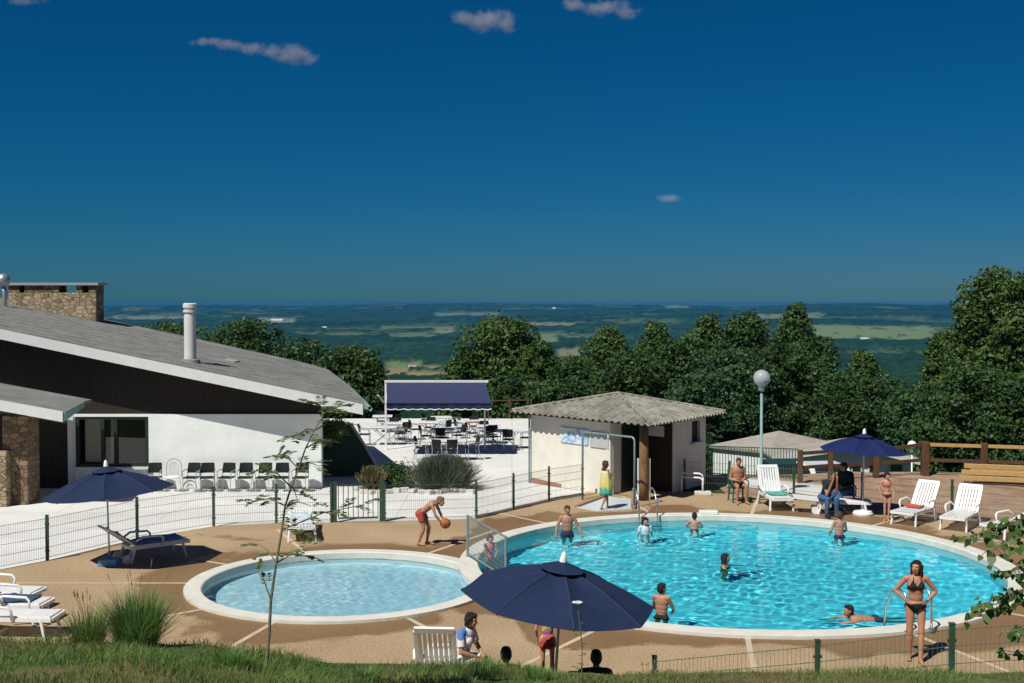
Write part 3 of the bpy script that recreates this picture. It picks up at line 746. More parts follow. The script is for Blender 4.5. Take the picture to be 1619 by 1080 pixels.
# round roof vent at far left
v = A(5, 443, 45.5); m_ = MB(); m_.sphere(L_(v), .26, 16, 10); m_.tube([L_(v+Vector((0, 0, -.2))), L_(v+Vector((.05, 0, -.5))), L_(v+Vector((.05, 0, -1.6)))], .09)
m_.build('roof_vent', M['alu'], mb_root, smooth=True)
# entrance canopy
PY = 34.0
pr, pl = A(100, 651, PY), A(0, 633, PY); ps = (pl.z-pr.z)/(pr.x-pl.x)
def pz(X): return pr.z+ps*(pr.x-X)
pp = Vector((ps, 0, 1)).normalized(); pb = on_plane(131, 635, pr, pp); plx = -18.5
m_ = MB(); m_.prism([L_((plx, PY, pz(plx))), L_(pr), L_(pb), L_((pb.x, WY-.6, pz(pb.x))), L_((plx, WY-.6, pz(plx)))], (0, 0, -.1)); cano = m_.build('canopy_roof', M['roof'], mb_root)
m_ = MB(); m_.prism([L_((pr.x, PY-.05, pr.z+.01)), L_((plx, PY-.05, pz(plx)+.01)), L_((plx, PY-.05, pz(plx)-.28)), L_((pr.x, PY-.05, pr.z-.29))], (0, .045, 0))
m_.build('canopy_fascia', M['white_paint'], mb_root)
m_ = MB(); dd = (pb-pr); m_.prism([L_(pr+Vector((.01, 0, .0))), L_(pb+Vector((.01, 0, 0))), L_(pb+Vector((.01, 0, -.16))), L_(pr+Vector((.01, 0, -.27)))], (.04, 0, 0)); m_.build('canopy_edge', M['lamp_pole'], mb_root)
# stone pier and low stone wall under the canopy
m_ = MB(); a_, b_ = A(5, 790, 34.9).x, A(57, 790, 34.9).x
m_.box(L_(((a_+b_)/2-.12, 35.35, 1.3)), (b_-a_-.22, .9, 2.6)); bevel(m_.build('stone_pier', M['stone_dark'], mb_root), .03)
m_ = MB(); m_.box(L_((a_-.25, 34.72, .8)), (1.0, .34, 1.6)); bevel(m_.build('stone_parapet', M['stone'], mb_root), .03)
m_ = MB(); m_.box(L_((a_-.95, 34.45, .75)), (.9, .12, 1.5)); m_.build('wooden_shutter', M['brown_wood'], mb_root)
# dark wing wall, stepping down to the right of the white wall
q = [A(508, 664, 40.6), A(553, 671, 40.6), A(578, 710, 40.6), A(600, 748, 40.6), A(601, 756, 40.6), A(508, 756, 40.6)]
q[4].z = q[5].z = 0
m_ = MB(); m_.prism(q, (0, .2, 0)); wing = m_.build('wing_wall', M['dark_green_wall']); tag(wing, 'dark green sloping wing wall beside the white club building', 'wall')
m_ = MB()
for a, b in ((q[1], q[2]), (q[2], q[3])): m_.beam(a+Vector((.02, .1, .02)), b+Vector((.02, .1, .02)), .26, .05)
m_.build('coping', M['grey_board'], wing)

# ================================================================== SHOWER HUT
apex = (hutL+hutR)/2; 
hr = thing('shower_hut', 'small cream hut with corrugated pyramid roof and dark doorways', 'building', (apex.x, apex.y, 0))
ho = -Vector((apex.x, apex.y, 0))
def H_(v): return Vector(v)+ho
WH = 2.32
Apt = hutL+(hutF-hutL)*.72; Dpt = hutF+(hutR-hutF)*.45; Ipt = Apt+(Dpt-hutF)
fp = [hutL, Apt, Ipt, Dpt, hutR, hutB]
m_ = MB()
def wall_seg(m_, a, b, z0, z1, t=.16):
    d = (b-a).normalized(); n = Vector((-d.y, d.x, 0))
    m_.prism([H_(a+Vector((0, 0, z0))), H_(b+Vector((0, 0, z0))), H_(b+Vector((0, 0, z1))), H_(a+Vector((0, 0, z1)))], n*t)
def along(a, b, t): return a+(b-a)*t
# right wall with slit window opening
wa, wb = .56, .82; wz_0, wz_1 = 1.45, 2.12
for a, b, z0, z1 in ((hutL, Apt, 0, WH), (Apt, Ipt, 0, WH), (Ipt, Dpt, 0, WH), (Dpt, along(Dpt, hutR, wa), 0, WH), (along(Dpt, hutR, wb), hutR, 0, WH),
                     (along(Dpt, hutR, wa), along(Dpt, hutR, wb), 0, wz_0), (along(Dpt, hutR, wa), along(Dpt, hutR, wb), wz_1, WH), (hutR, hutB, 0, WH), (hutB, hutL, 0, WH)):
    wall_seg(m_, a, b, z0, z1)
m_.build('wall', M['cream_wall'], hr)
dn = (hutR-hutF).normalized(); n_in = Vector((-dn.y, dn.x, 0))
m_ = MB(); a, b = along(Dpt, hutR, wa), along(Dpt, hutR, wb); m_.prism([H_(a+n_in*.1+Vector((0, 0, wz_0))), H_(b+n_in*.1+Vector((0, 0, wz_0))), H_(b+n_in*.1+Vector((0, 0, wz_1))), H_(a+n_in*.1+Vector((0, 0, wz_1)))], n_in*.03)
wn_ = m_.build('window', M['dark_door'], hr)
m_ = MB(); m_.beam(H_(along(Dpt, hutR, wa-.04)-n_in*.05+Vector((0, 0, wz_0-.04))), H_(along(Dpt, hutR, wb+.04)-n_in*.05+Vector((0, 0, wz_0-.04))), .14, .07); m_.build('sill', M['white_paint'], wn_)
# dark doors in the recess
d1 = (Ipt-Apt).normalized(); n1 = Vector((d1.y, -d1.x, 0))
m_ = MB(); m_.prism([H_(along(Apt, Ipt, .36)+n1*.02+Vector((0, 0, .03))), H_(along(Apt, Ipt, .93)+n1*.02+Vector((0, 0, .03))), H_(along(Apt, Ipt, .93)+n1*.02+Vector((0, 0, 2.1))), H_(along(Apt, Ipt, .36)+n1*.02+Vector((0, 0, 2.1)))], n1*.04)
m_.build('door', M['dark_door'], hr)
d2 = (Dpt-Ipt).normalized(); n2_ = Vector((d2.y, -d2.x, 0))
m_ = MB(); m_.prism([H_(along(Ipt, Dpt, .12)+n2_*.02+Vector((0, 0, .03))), H_(along(Ipt, Dpt, .98)+n2_*.02+Vector((0, 0, .03))), H_(along(Ipt, Dpt, .98)+n2_*.02+Vector((0, 0, 2.2))), H_(along(Ipt, Dpt, .12)+n2_*.02+Vector((0, 0, 2.2)))], n2_*.05)
m_.build('door', M['dark_wood'], hr)
m_ = MB(); pf = hutF+Vector((0, .12, 0)); m_.tube([H_(pf+Vector((0, 0, z))) for z in (0, .6, 1.3, 2.38)], [.155, .145, .14, .135], 12); m_.build('log_post', M['log'], hr, smooth=True)
m_ = MB()
for s in (-1, 1): m_.beam(H_(pf+Vector((s*.17, .02, .0))), H_(pf+Vector((s*.17, .02, 1.25))), .05, .05)
m_.build('post_guard', M['white_paint'], hr)
m_ = MB(); a, b = along(hutL, Apt, .02), along(hutL, Apt, .4); dl = (Apt-hutL).normalized(); nl = Vector((dl.y, -dl.x, 0))
m_.prism([H_(a+nl*.01), H_(b+nl*.01), H_(b+nl*.01+Vector((0, 0, .1))), H_(a+nl*.01+Vector((0, 0, .16)))], nl*.03); m_.build('plinth', M['tile_red'], hr)
m_ = MB(); m_.tube([H_(hutL+Vector((-.05, -.06, 0))), H_(hutL+Vector((-.05, -.06, 2.3)))], .035); m_.build('drainpipe', M['grey_metal'], hr)
# corrugated pyramid roof
EZ = 2.36; AZ = 2.93
def ex(p): return apex+(p-apex)*1.22
E4 = [ex(hutL), ex(hutF), ex(hutR), ex(hutB)]
m_ = MB(); top_ = Vector((apex.x, apex.y, AZ))
for a, b in zip(E4, E4[1:]+E4[:1]):
    n = 150; vs = []
    for i in range(n+1):
        t = i/n; e = along(a, b, t); k = 1-abs(2*t-1)
        w_ = .033*math.sin(2*math.pi*t*23)
        e2 = Vector((e.x, e.y, EZ-.02+w_)); f_ = e+(top_-e)*0
        mid = (a+b)/2; hipp = e+(apex-mid)*k; z2 = EZ+(AZ-EZ)*k+w_
        vs += [H_(e2-(apex-mid).normalized()*.06), H_((hipp.x, hipp.y, z2))]
    m_.add(vs, [(2*i, 2*i+2, 2*i+3, 2*i+1) for i in range(n)])
hro = m_.build('roof', M['hut_roof'], hr, fix=False)
sm = hro.modifiers.new('thick', 'SOLIDIFY'); sm.thickness = .018; sm.offset = -1
m_ = MB()
for e in E4: m_.tube([H_((e.x, e.y, EZ+.02)), H_(top_+Vector((0, 0, .02)))], .055, 6)
m_.build('ridge_cap', M['hut_roof'], hro)
m_ = MB(); m_.prism([H_((p.x, p.y, EZ-.1)) for p in [apex+(q-apex)*1.16 for q in (hutL, hutF, hutR, hutB)]], (0, 0, .05)); m_.build('soffit', M['dark_wood'], hr)
# boards fixed to the hut walls
def board(name, lab, a, b, t0, t1, z0, z1, n, m, cat):
    p, q_ = along(a, b, t0)+n*.012, along(a, b, t1)+n*.012
    m_ = MB(); m_.prism([Vector((0, 0, 0)), q_-p, q_-p+Vector((0, 0, z1-z0)), Vector((0, 0, z1-z0))], n*.025)
    o = m_.build(name, m); o.location = p+Vector((0, 0, z0)); tag(o, lab, cat); return o
def poster_mat():
    m, nt, out = new_mat('notice_print'); tc = nd(nt, 'ShaderNodeTexCoord')
    v = nd(nt, 'ShaderNodeTexNoise'); v.inputs['Scale'].default_value = 3.2; v.inputs['Detail'].default_value = 2
    nt.links.new(tc.outputs['Object'], v.inputs['Vector'])
    r = ramp(nt, [(.40, (.70, .73, .72)), (.5, (.50, .62, .70)), (.58, (.20, .36, .62)), (.66, (.6, .67, .7))]); nt.links.new(v.outputs[0], r.inputs[0])
    b = nd(nt, 'ShaderNodeBsdfPrincipled'); b.inputs['Roughness'].default_value = .5; nt.links.new(r.outputs[0], b.inputs['Base Color']); nt.links.new(b.outputs[0], out.inputs[0]); return m
board('notice_board', 'white and blue notice board on the cream hut wall', hutL, Apt, .40, .74, 1.45, 1.93, nl, poster_mat(), 'sign')
board('notice_board', 'plain grey panel on the hut wall beside the blue notice', hutL, Apt, .765, .985, 1.42, 1.9, nl, mat('panel_grey', (.42, .44, .42), .7), 'sign')
board('door_sign', 'small white sign fixed high on the dark hut door', Ipt, Dpt, .32, .78, 1.72, 2.05, n2_*1.0, mat('sign_white', (.62, .64, .62), .6), 'sign').location += n2_*.065
# shower frame and foot bath
s0, s1 = P(921, 790), P(1003, 803)
sf = thing('garden_shower', 'tall grey tube shower arch in front of the hut', 'shower', s0)
d = s1-s0; m_ = MB(); zt_ = 2.03; rc = .12; u_ = d.normalized()
arc = [Vector((0, 0, 0)), Vector((0, 0, zt_-rc))]+[u_*(rc-rc*math.cos(t))+Vector((0, 0, zt_-rc+rc*math.sin(t))) for t in (.4, .8, 1.2, 1.57)]
m_.tube(arc+[d-(p-Vector((0, 0, p.z)))+Vector((0, 0, p.z)) for p in reversed(arc)], .03); m_.build('tube_frame', M['grey_metal'], sf, smooth=True)
m_ = MB(); m_.tube([d*.5+Vector((0, 0, zt_-.03)), d*.5+Vector((0, -.05, zt_-.1))], .025); m_.lathe([(.02, .05), (.055, 0), (.001, -.005)], 10, d*.5+Vector((0, -.05, zt_-.15))); m_.build('shower_head', M['grey_metal'], sf)
fbp = [P(912, 803), P(958, 786), P(1004, 791), P(1001, 806), P(946, 809)]
c_ = sum(fbp, Vector())/5
ft = thing('foot_bath', 'shallow pale foot bath with red tile edge under the shower arch', 'foot bath', c_)
m_ = MB(); m_.prism([p-c_ for p in fbp], (0, 0, .03)); m_.build('basin', M['pale_tile'], ft)
m_ = MB()
for a, b in ((fbp[0], fbp[1]), (fbp[2], fbp[3])): m_.beam(a-c_+Vector((0, 0, .04)), b-c_+Vector((0, 0, .04)), .12, .08)
m_.build('tile_edge', M['tile_red'], ft)
# white tubular stand
p = P(1111, 783); ts = thing('tubular_stand', 'white bent tube stand with block foot beside the hut', 'stand', p)
m_ = MB(); 
for dz in (0, -.13): m_.tube([Vector((-.62, .2, .66+dz)), Vector((-.1, .03, .66+dz)), Vector((-.02, 0, .62+dz)), Vector((0, 0, .5+dz))], .028)
m_.tube([Vector((0, 0, .55)), Vector((0, 0, .1))], .03); m_.tube([Vector((-.62, .2, .66)), Vector((-.62, .2, .02))], .022); m_.build('tube_frame', M['white_metal'], ts, smooth=True)
m_ = MB(); m_.box((0, 0, .06), (.5, .28, .12)); bevel(m_.build('foot_block', M['concrete'], ts), .02)

# ================================================================== LAMPS
def lamp(p, h, r, lab, pm, gm, pr_=.045):
    t = thing('street_lamp', lab, 'lamp', p); m_ = MB()
    m_.tube([Vector((0, 0, z)) for z in (0, .6, .62, h-r-.12)], [pr_*1.5, pr_*1.4, pr_, pr_*.85], 12); m_.build('pole', pm, t, smooth=True)
    m_ = MB(); m_.lathe([(.03, h-r-.16), (.1, h-r-.12), (.12, h-r+.02), (.08, h-r+.05)], 14); m_.build('collar', M['grey_metal'], t)
    m_ = MB(); m_.sphere((0, 0, h), r, 24, 16); m_.build('globe', gm, t, smooth=True)
    return t
def globe_mat():
    m, nt, out = new_mat('lamp_globe'); tr = nd(nt, 'ShaderNodeBsdfTransparent'); tr.inputs[0].default_value = (.85, .9, .92, 1)
    d = nd(nt, 'ShaderNodeBsdfPrincipled'); d.inputs['Base Color'].default_value = (.78, .82, .84, 1); d.inputs['Roughness'].default_value = .12
    mx = nd(nt, 'ShaderNodeMixShader'); mx.inputs[0].default_value = .42
    nt.links.new(tr.outputs[0], mx.inputs[1]); nt.links.new(d.outputs[0], mx.inputs[2]); nt.links.new(mx.outputs[0], out.inputs[0]); return m
lp = P(1203, 787); lt = lamp(lp, A(1198, 598, lp.y).z, .255, 'tall grey green lamp post with clear globe above the white lounger', M['lamp_pole'], globe_mat())
m_ = MB(); hz_ = A(1198, 598, lp.y).z; m_.lathe([(.09, hz_-.2), (.09, hz_-.1), (.16, hz_), (.17, hz_+.03), (.001, hz_+.06)], 14); m_.build('reflector', M['alu'], lt)
Y2 = 50; g2 = A(1442, 704, Y2); z0 = gz(g2.x, Y2)
lamp(Vector((g2.x, Y2, z0)), g2.z-z0, .19, 'small white globe lamp beyond the wooden rail fence', M['white_metal'], M['finial'], .035)

# ================================================================== LOWER BUILDINGS, RAIL, WOODEN FENCE
lf, ff, rt_ = A(1121, 704, 60), A(1218, 713, 57.4), A(1313, 698, 61.5)
ez = -1.25; ap = A(1232, 681, 61); bz = -4
lb = thing('lower_hut', 'low building with pale pyramid roof down behind the railing', 'building', (ap.x, ap.y, bz)); lo = -Vector((ap.x, ap.y, bz))
bk_ = lf+rt_-ff; E = [Vector((v.x, v.y, ez)) for v in (lf, ff, rt_, bk_)]
m_ = MB(); m_.add([e+lo for e in E]+[ap+lo], [(0, 1, 4), (1, 2, 4), (2, 3, 4), (3, 0, 4)]); o = m_.build('roof', M['pale_roof'], lb); q_ = o.modifiers.new('t', 'SOLIDIFY'); q_.thickness = .14; q_.offset = -1
cc = Vector((ap.x, ap.y, 0)); wl = [cc+(Vector((e.x, e.y, 0))-cc)*.94 for e in E]
m_ = MB(); m_.prism([Vector((v.x, v.y, bz-.3))+lo for v in wl], (0, 0, ez-bz+.2)); m_.build('wall', M['white_wall'], lb)
m_ = MB(); 
for t in (.25, .7):
    a, b = along(wl[1], wl[2], t-.1), along(wl[1], wl[2], t+.1); nn = Vector((b.y-a.y, a.x-b.x, 0)).normalized()*.04
    m_ = MB(); m_.prism([Vector((a.x, a.y, -3.0))+lo+nn*.5, Vector((b.x, b.y, -3.0))+lo+nn*.5, Vector((b.x, b.y, -1.9))+lo+nn*.5, Vector((a.x, a.y, -1.9))+lo+nn*.5], nn); m_.build('window', M['car_glass'], lb)
# gabled bungalow to the right
by = 54.0; bx0, bx1 = A(1240, 720, by).x, A(1444, 720, by).x; rz0 = A(1448, 727, by).z; rzp = A(1352, 701, by).z; px_ = A(1352, 701, by).x
gb_ = thing('bungalow', 'low white bungalow with pale sloping gable beyond the wooden fence', 'building', ((bx0+bx1)/2, by, -3.6)); bo = -Vector(((bx0+bx1)/2, by, -3.6))
rzl = A(1240, 707, by).z-.25
m_ = MB(); m_.prism([Vector((bx0, by, -3.8))+bo, Vector((bx1, by, -3.8))+bo, Vector((bx1, by, rz0+.0))+bo, Vector((px_, by, rzp-.12))+bo, Vector((bx0, by, rzl+.0))+bo], (0, 1.3, 0)); m_.build('wall', M['white_wall'], gb_)
m_ = MB()
for a, b in (((bx1+.5, rz0-.12), (px_, rzp)), ((bx0-.7, rzl-.2), (px_, rzp))):
    p1, p2 = Vector((a[0], by-.5, a[1]))+bo, Vector((b[0], by-.5, b[1]))+bo
    m_.prism([p1, p2, p2+Vector((0, 1.9, 0)), p1+Vector((0, 1.9, 0))], (0, 0, .1))
m_.build('roof', M['pale_roof'], gb_)
m_ = MB()
for a, b in (((bx1+.5, rz0-.12), (px_, rzp)), ((bx0-.7, rzl-.2), (px_, rzp))):
    p1, p2 = Vector((a[0], by-.56, a[1]+.1))+bo, Vector((b[0], by-.56, b[1]+.1))+bo
    m_.prism([p1, p2, p2+Vector((0, 0, -.3)), p1+Vector((0, 0, -.24))], (0, .05, 0))
m_.build('fascia', M['white_paint'], gb_)
for x0_, x1_, z0_, z1_ in ((1405, 1428, -2.35, -1.35), (1372, 1384, -2.8, -1.4), (1345, 1362, -2.2, -1.4)):
    a, b = A(x0_, 740, by).x, A(x1_, 740, by).x
    m_ = MB(); m_.box(Vector(((a+b)/2, by-.03, (z0_+z1_)/2))+bo, (b-a, .05, z1_-z0_)); f_ = m_.build('window', M['white_paint'], gb_)
    m_ = MB(); m_.box(Vector(((a+b)/2, by-.06, (z0_+z1_)/2))+bo, (b-a-.12, .03, z1_-z0_-.12)); m_.build('pane', M['car_glass'], f_)
# dark vertical-bar railing
ra, rb = P(1120, 752), P(1262, 758)
rl = thing('railing', 'dark railing of thin vertical bars behind the seated man', 'railing', ra); d = rb-ra; m_ = MB()
for i in range(32):
    p = d*i/31; m_.beam(p, p+Vector((0, 0, 1.0)), .02, .02)
m_.build('bar', M['green_post'], rl)
m_ = MB()
for z in (.08, 1.01): m_.beam(Vector((0, 0, z)), d+Vector((0, 0, z)), .035, .03)
m_.build('rail', M['green_post'], rl)
# wooden post-and-rail fence
wp = [(1265, 760, 1.0, .16), (1313, 757, 1.0, .16), (1385, 753, .98, .19), (1462, 750, 1.12, .24), (1555, 752, 1.1, .2), (1660, 756, 1.1, .2)]
wpts = [P(x, y, .1) for x, y, h, w_ in wp]
wfn = thing('rail_fence', 'brown wooden post and rail fence at the top of the earth bank', 'fence', wpts[0])
LL = [p-wpts[0] for p in wpts]
for p, (x, y, h, w_) in zip(LL, wp):
    m_ = MB(); m_.box(p+Vector((0, 0, h/2-.15)), (w_, w_, h+.3)); bevel(m_.build('post', M['brown_wood'], wfn), .02)
for i in range(len(LL)-1):
    h0, h1 = wp[i][2]*.93, wp[i+1][2]*.93
    for f_ in (1, .5):
        m_ = MB(); m_.beam(LL[i]+Vector((.1, -.02, h0*f_-.03)), LL[i+1]+Vector((-.1, -.02, h1*f_-.03)), .05, .11); m_.build('rail', M['timber'] if i >= 3 and f_ == 1 else M['brown_wood'], wfn)
# timber beams stacked on the bank
tb = [((1516, 744), (1700, 752), 0, 'lowest front'), ((1536, 742), (1690, 748), .0, 'lowest rear'), ((1520, 743), (1640, 748), .19, 'second tier front'), ((1535, 739), (1690, 746), .19, 'second tier rear'), ((1524, 741), (1690, 748), .38, 'topmost')]
for (xa, ya), (xb, yb), z, nm in tb:
    a, b = P(xa, ya+14, .16), P(xb, yb+14, .16); a.z = b.z = .22+z*.86; mid = (a+b)/2; m_ = MB(); m_.beam(a-mid, b-mid, .15, .15)
    o = m_.build('timber_beam', M['timber']); bevel(o, .01); o.location = mid; tag(o, 'yellow squared timber beam, %s of the pile on the earth bank' % nm, 'beam', 'timber beams piled on the bank')
# parked cars below
def car(name, lab, x, y, rz, m):
    t = thing(name, lab, 'car', (x, y, gz(x, y)+.02), rz)
    side = [(-1.95, .32), (-2.0, .62), (-1.9, .86), (-1.0, .98), (-.45, 1.40), (.9, 1.43), (1.55, 1.02), (1.9, .95), (1.98, .55), (1.93, .3)]
    m_ = MB(); m_.prism([(-.82, y_, z) for y_, z in side], (1.64, 0, 0)); bevel(m_.build('body', m, t), .07, 3)
    m_ = MB()
    for s in (-1, 1): m_.prism([(s*.825, -.85, 1.0), (s*.825, 1.35, 1.02), (s*.825, .85, 1.36), (s*.825, -.42, 1.34)], (s*.006, 0, 0))
    m_.prism([(-.7, -.98, 1.02), (.7, -.98, 1.02), (.62, -.50, 1.37), (-.62, -.50, 1.37)], (0, -.03, .02)); m_.prism([(-.7, 1.53, 1.06), (.7, 1.53, 1.06), (.62, .98, 1.39), (-.62, .98, 1.39)], (0, .03, .02))
    m_.build('window', M['car_glass'], t)
    for sx in (-1, 1):
        for sy in (-1.2, 1.25):
            m_ = MB(); m_.tube([(sx*.72, sy, .3), (sx*.86, sy, .3)], .3, 16); m_.build('wheel', M['tyre'], t)
        m_ = MB(); m_.box((sx*.66, -1.97, .74), (.24, .08, .14)); m_.build('tail_light', M['red_light'], t)
    return t
c1_ = A(1303, 740, 47.5); car('parked_car', 'white parked hatchback below the wooden fence', c1_.x, 47.5, R(8), M['car_white'])
c2_ = A(1247, 740, 48.5); car('parked_car', 'dark green parked car left of the white hatchback', c2_.x, 48.5, R(4), M['car_green'])
# far farmhouses
def house(lab, px, py, wdt, dep, hgt_, rz, rm, wm):
    X, Y = hit(px, py); t = thing('farmhouse', lab, 'house', (X, Y, gz(X, Y)-1), rz, 'farmhouses in the valley')
    m_ = MB(); m_.box((0, 0, hgt_/2), (wdt, dep, hgt_)); m_.build('wall', wm, t)
    m_ = MB(); h2 = dep*.32; m_.prism([(-wdt/2-.4, -dep/2-.5, hgt_), (-wdt/2-.4, dep/2+.5, hgt_), (-wdt/2-.4, 0, hgt_+h2)], (wdt+.8, 0, 0)); m_.build('roof', rm, t)
far_roof = mat('far_roof', (.22, .13, .09), .9); far_wall = mat('far_wall', (.72, .70, .64), .9)
for a in (('white farmhouse on the dark wooded slope beyond the grey roof', 513, 521, 18, 10, 9, .2, M['white_wall'], far_wall), ('long pale barn far off above the grey roof', 438, 508, 60, 16, 6, 0, far_wall, far_wall),
          ('pale cottage among trees right of the big tree behind the awning', 884, 606, 9, 7, 5, .4, far_roof, far_wall), ('brown roofed farmhouse in the valley above the awning', 652, 580, 14, 9, 5, .1, far_roof, far_wall),
          ('white farmhouse by the pale field at the right', 1366, 539, 24, 9, 4.5, .1, far_wall, far_wall), ('tiny white house near the horizon at the middle', 876, 489, 26, 16, 9, 0, far_wall, far_wall)):
    house(*a)
# ================================================================== FURNITURE
def lounger(label, loc, rz, back=38, towel=None, tl=None, group='white plastic sun loungers', arms=True, hs=1.0):
    """foot end towards local -Y, head towards +Y; length 1.9"""
    t = thing('sun_lounger', label, 'sun lounger', loc, rz, group)
    W_ = .64; zs = .34; pv = .30
    m_ = MB()
    for s in (-1, 1): m_.beam((s*(W_/2-.025), -.98, zs), (s*(W_/2-.025), .42, zs), .05, .07)
    for y in (-.98, .40): m_.beam((-W_/2+.05, y, zs), (W_/2-.05, y, zs), .05, .06)
    m_.build('seat_frame', M['white_plastic'], t)
    m_ = MB()
    for i in range(7):
        x = -W_/2+.085+i*(W_-.17)/6; m_.box((x, -.32, zs+.045), (.062, 1.24, .018))
    m_.build('seat', M['white_plastic'], t)
    a = R(back); c, s_ = math.cos(a), math.sin(a)
    def bp(x, l, o=0): return Vector((x, pv+l*c-o*s_, zs+.03+l*s_+o*c))
    m_ = MB()
    for s in (-1, 1): m_.beam(bp(s*(W_/2-.03), 0), bp(s*(W_/2-.03), .74), .05, .04, up=(0, -s_, c))
    m_.beam(bp(-W_/2+.02, .77), bp(W_/2-.02, .77), .09, .045, up=(0, -s_, c))
    for i in range(7):
        x = -W_/2+.09+i*(W_-.18)/6; m_.beam(bp(x, .02, .005), bp(x, .74, .005), .055, .016, up=(0, -s_, c))
    m_.build('backrest', M['white_plastic'], t)
    for s in (-1, 1):
        for y, k in ((-.80, -.08), (.34, .10)):
            m_ = MB(); m_.tube([(s*(W_/2-.02), y, zs), (s*(W_/2+.0), y+k*.5, zs*.5), (s*(W_/2+.015), y+k, 0)], [.035, .03, .028], 8); m_.build('leg', M['white_plastic'], t)
        if arms:
            m_ = MB(); m_.tube([(s*(W_/2+.01), -.30, zs), (s*(W_/2+.05), -.30, zs+.17), (s*(W_/2+.05), -.24, zs+.23), (s*(W_/2+.05), .18, zs+.25), (s*(W_/2+.02), .34, zs+.16)], .026, 8); m_.build('armrest', M['white_plastic'], t, smooth=True)
    for s in (-1, 1):
        m_ = MB(); m_.tube([(s*(W_/2-.07), .52, .1), (s*(W_/2-.02), .52, .1)], .1, 16); m_.build('wheel', M['white_plastic'], t)
    m_ = MB(); m_.tube([(-W_/2+.04, .52, .1), (W_/2-.04, .52, .1)], .014); m_.tube([(-W_/2+.06, .52, .1), (-W_/2+.06, .36, zs)], .018); m_.tube([(W_/2-.06, .52, .1), (W_/2-.06, .36, zs)], .018); m_.build('axle', M['white_plastic'], t)
    if towel:
        n, k = 18, 9; prof = []
        y0, y1, lb = tl[1]
        for i in range(n+1):
            q = i/n
            L0 = max(0, .29-y0) if y1 > .29 or lb > 0 else (y1-y0)
            tot = (min(y1, .29)-y0)+lb; l = q*tot
            if l <= min(y1, .29)-y0: prof.append(Vector((0, y0+l, zs+.066)))
            else: prof.append(bp(0, l-(min(y1, .29)-y0), .024))
        vs = []
        for i, p in enumerate(prof):
            for j in range(k+1):
                x = (j/k-.5)*tl[2]+.02*math.sin(i*.9); z = .012*math.sin(i*1.3+j*2.1)+.010*math.sin(j*1.1-i*.7)
                if j in (0, k): z -= .03
                vs.append(p+Vector((x, 0, abs(z)+.004)))
        m_ = MB(); m_.add(vs, [(i*(k+1)+j, (i+1)*(k+1)+j, (i+1)*(k+1)+j+1, i*(k+1)+j+1) for i in range(n) for j in range(k)])
        o = m_.build('towel', towel, smooth=True); o.location = loc; o.rotation_euler = (0, 0, rz); tag(o, tl[0], 'towel')
        q_ = o.modifiers.new('t', 'SOLIDIFY'); q_.thickness = .012
    return t
# three by the grass at the left, feet to the right
lounger('white sun lounger at the left edge, farthest of three from the grass', P(14, 962)+Vector((-.35, 0, 0)), R(84), 22)
lounger('white sun lounger draped with a blue towel, middle of three by the grass', P(24, 981)+Vector((-.35, 0, 0)), R(86), 30, M['towel_dark'], ('dark blue towel spread on the middle lounger by the grass', (-.75, .2, .2), .5))
lounger('white sun lounger half hidden by the bank grass, nearest of three', P(40, 1003)+Vector((-.38, 0, 0)), R(88), 20)
lounger('sun lounger with blue towel in the shade of the left parasol', P(228, 884), R(130), 36, M['towel_blue'], ('blue towel covering the lounger under the left parasol', (-.9, .29, .6), .6))
lounger('sun lounger with a blue checked towel just inside the gate', P(476, 846), R(12), 8, mat('check_towel', (.35, .45, .58), .95, .5, 9, .5, 90, col2=(.6, .66, .72)), ('blue and white checked towel on the lounger by the gate', (-.7, .29, .4), .55), arms=False)
lounger('white sun lounger seen from behind at the grass edge', A(694, 1060, 18.35)*1.0 if False else Vector(((694-CX)/F*18.2, 18.3, 0)), R(176), 62)
lounger('white sun lounger with raised back and green towel by the lamp post', P(1222, 800), R(4), 66, M['towel_green'], ('pale green towel on the seat of the lounger by the lamp post', (-.62, .0, 0), .52))
lounger('white sun lounger with a red towel beside the standing girl', P(1450, 824), R(-42), 52, M['towel_red'], ('red towel folded on the lounger beside the standing girl', (-.35, .1, 0), .42))
lounger('empty white sun lounger with raised back right of the red towel', P(1522, 832), R(-36), 52)
lounger('flat white sun lounger cut by the right edge of the picture', P(1606, 848), R(-60), 14)
lounger('white sun lounger under the right parasol where the couple sit', P(1318, 811), R(80), 5, arms=False)
# discarded white cloth on the lounger in front of the seated woman comes with her

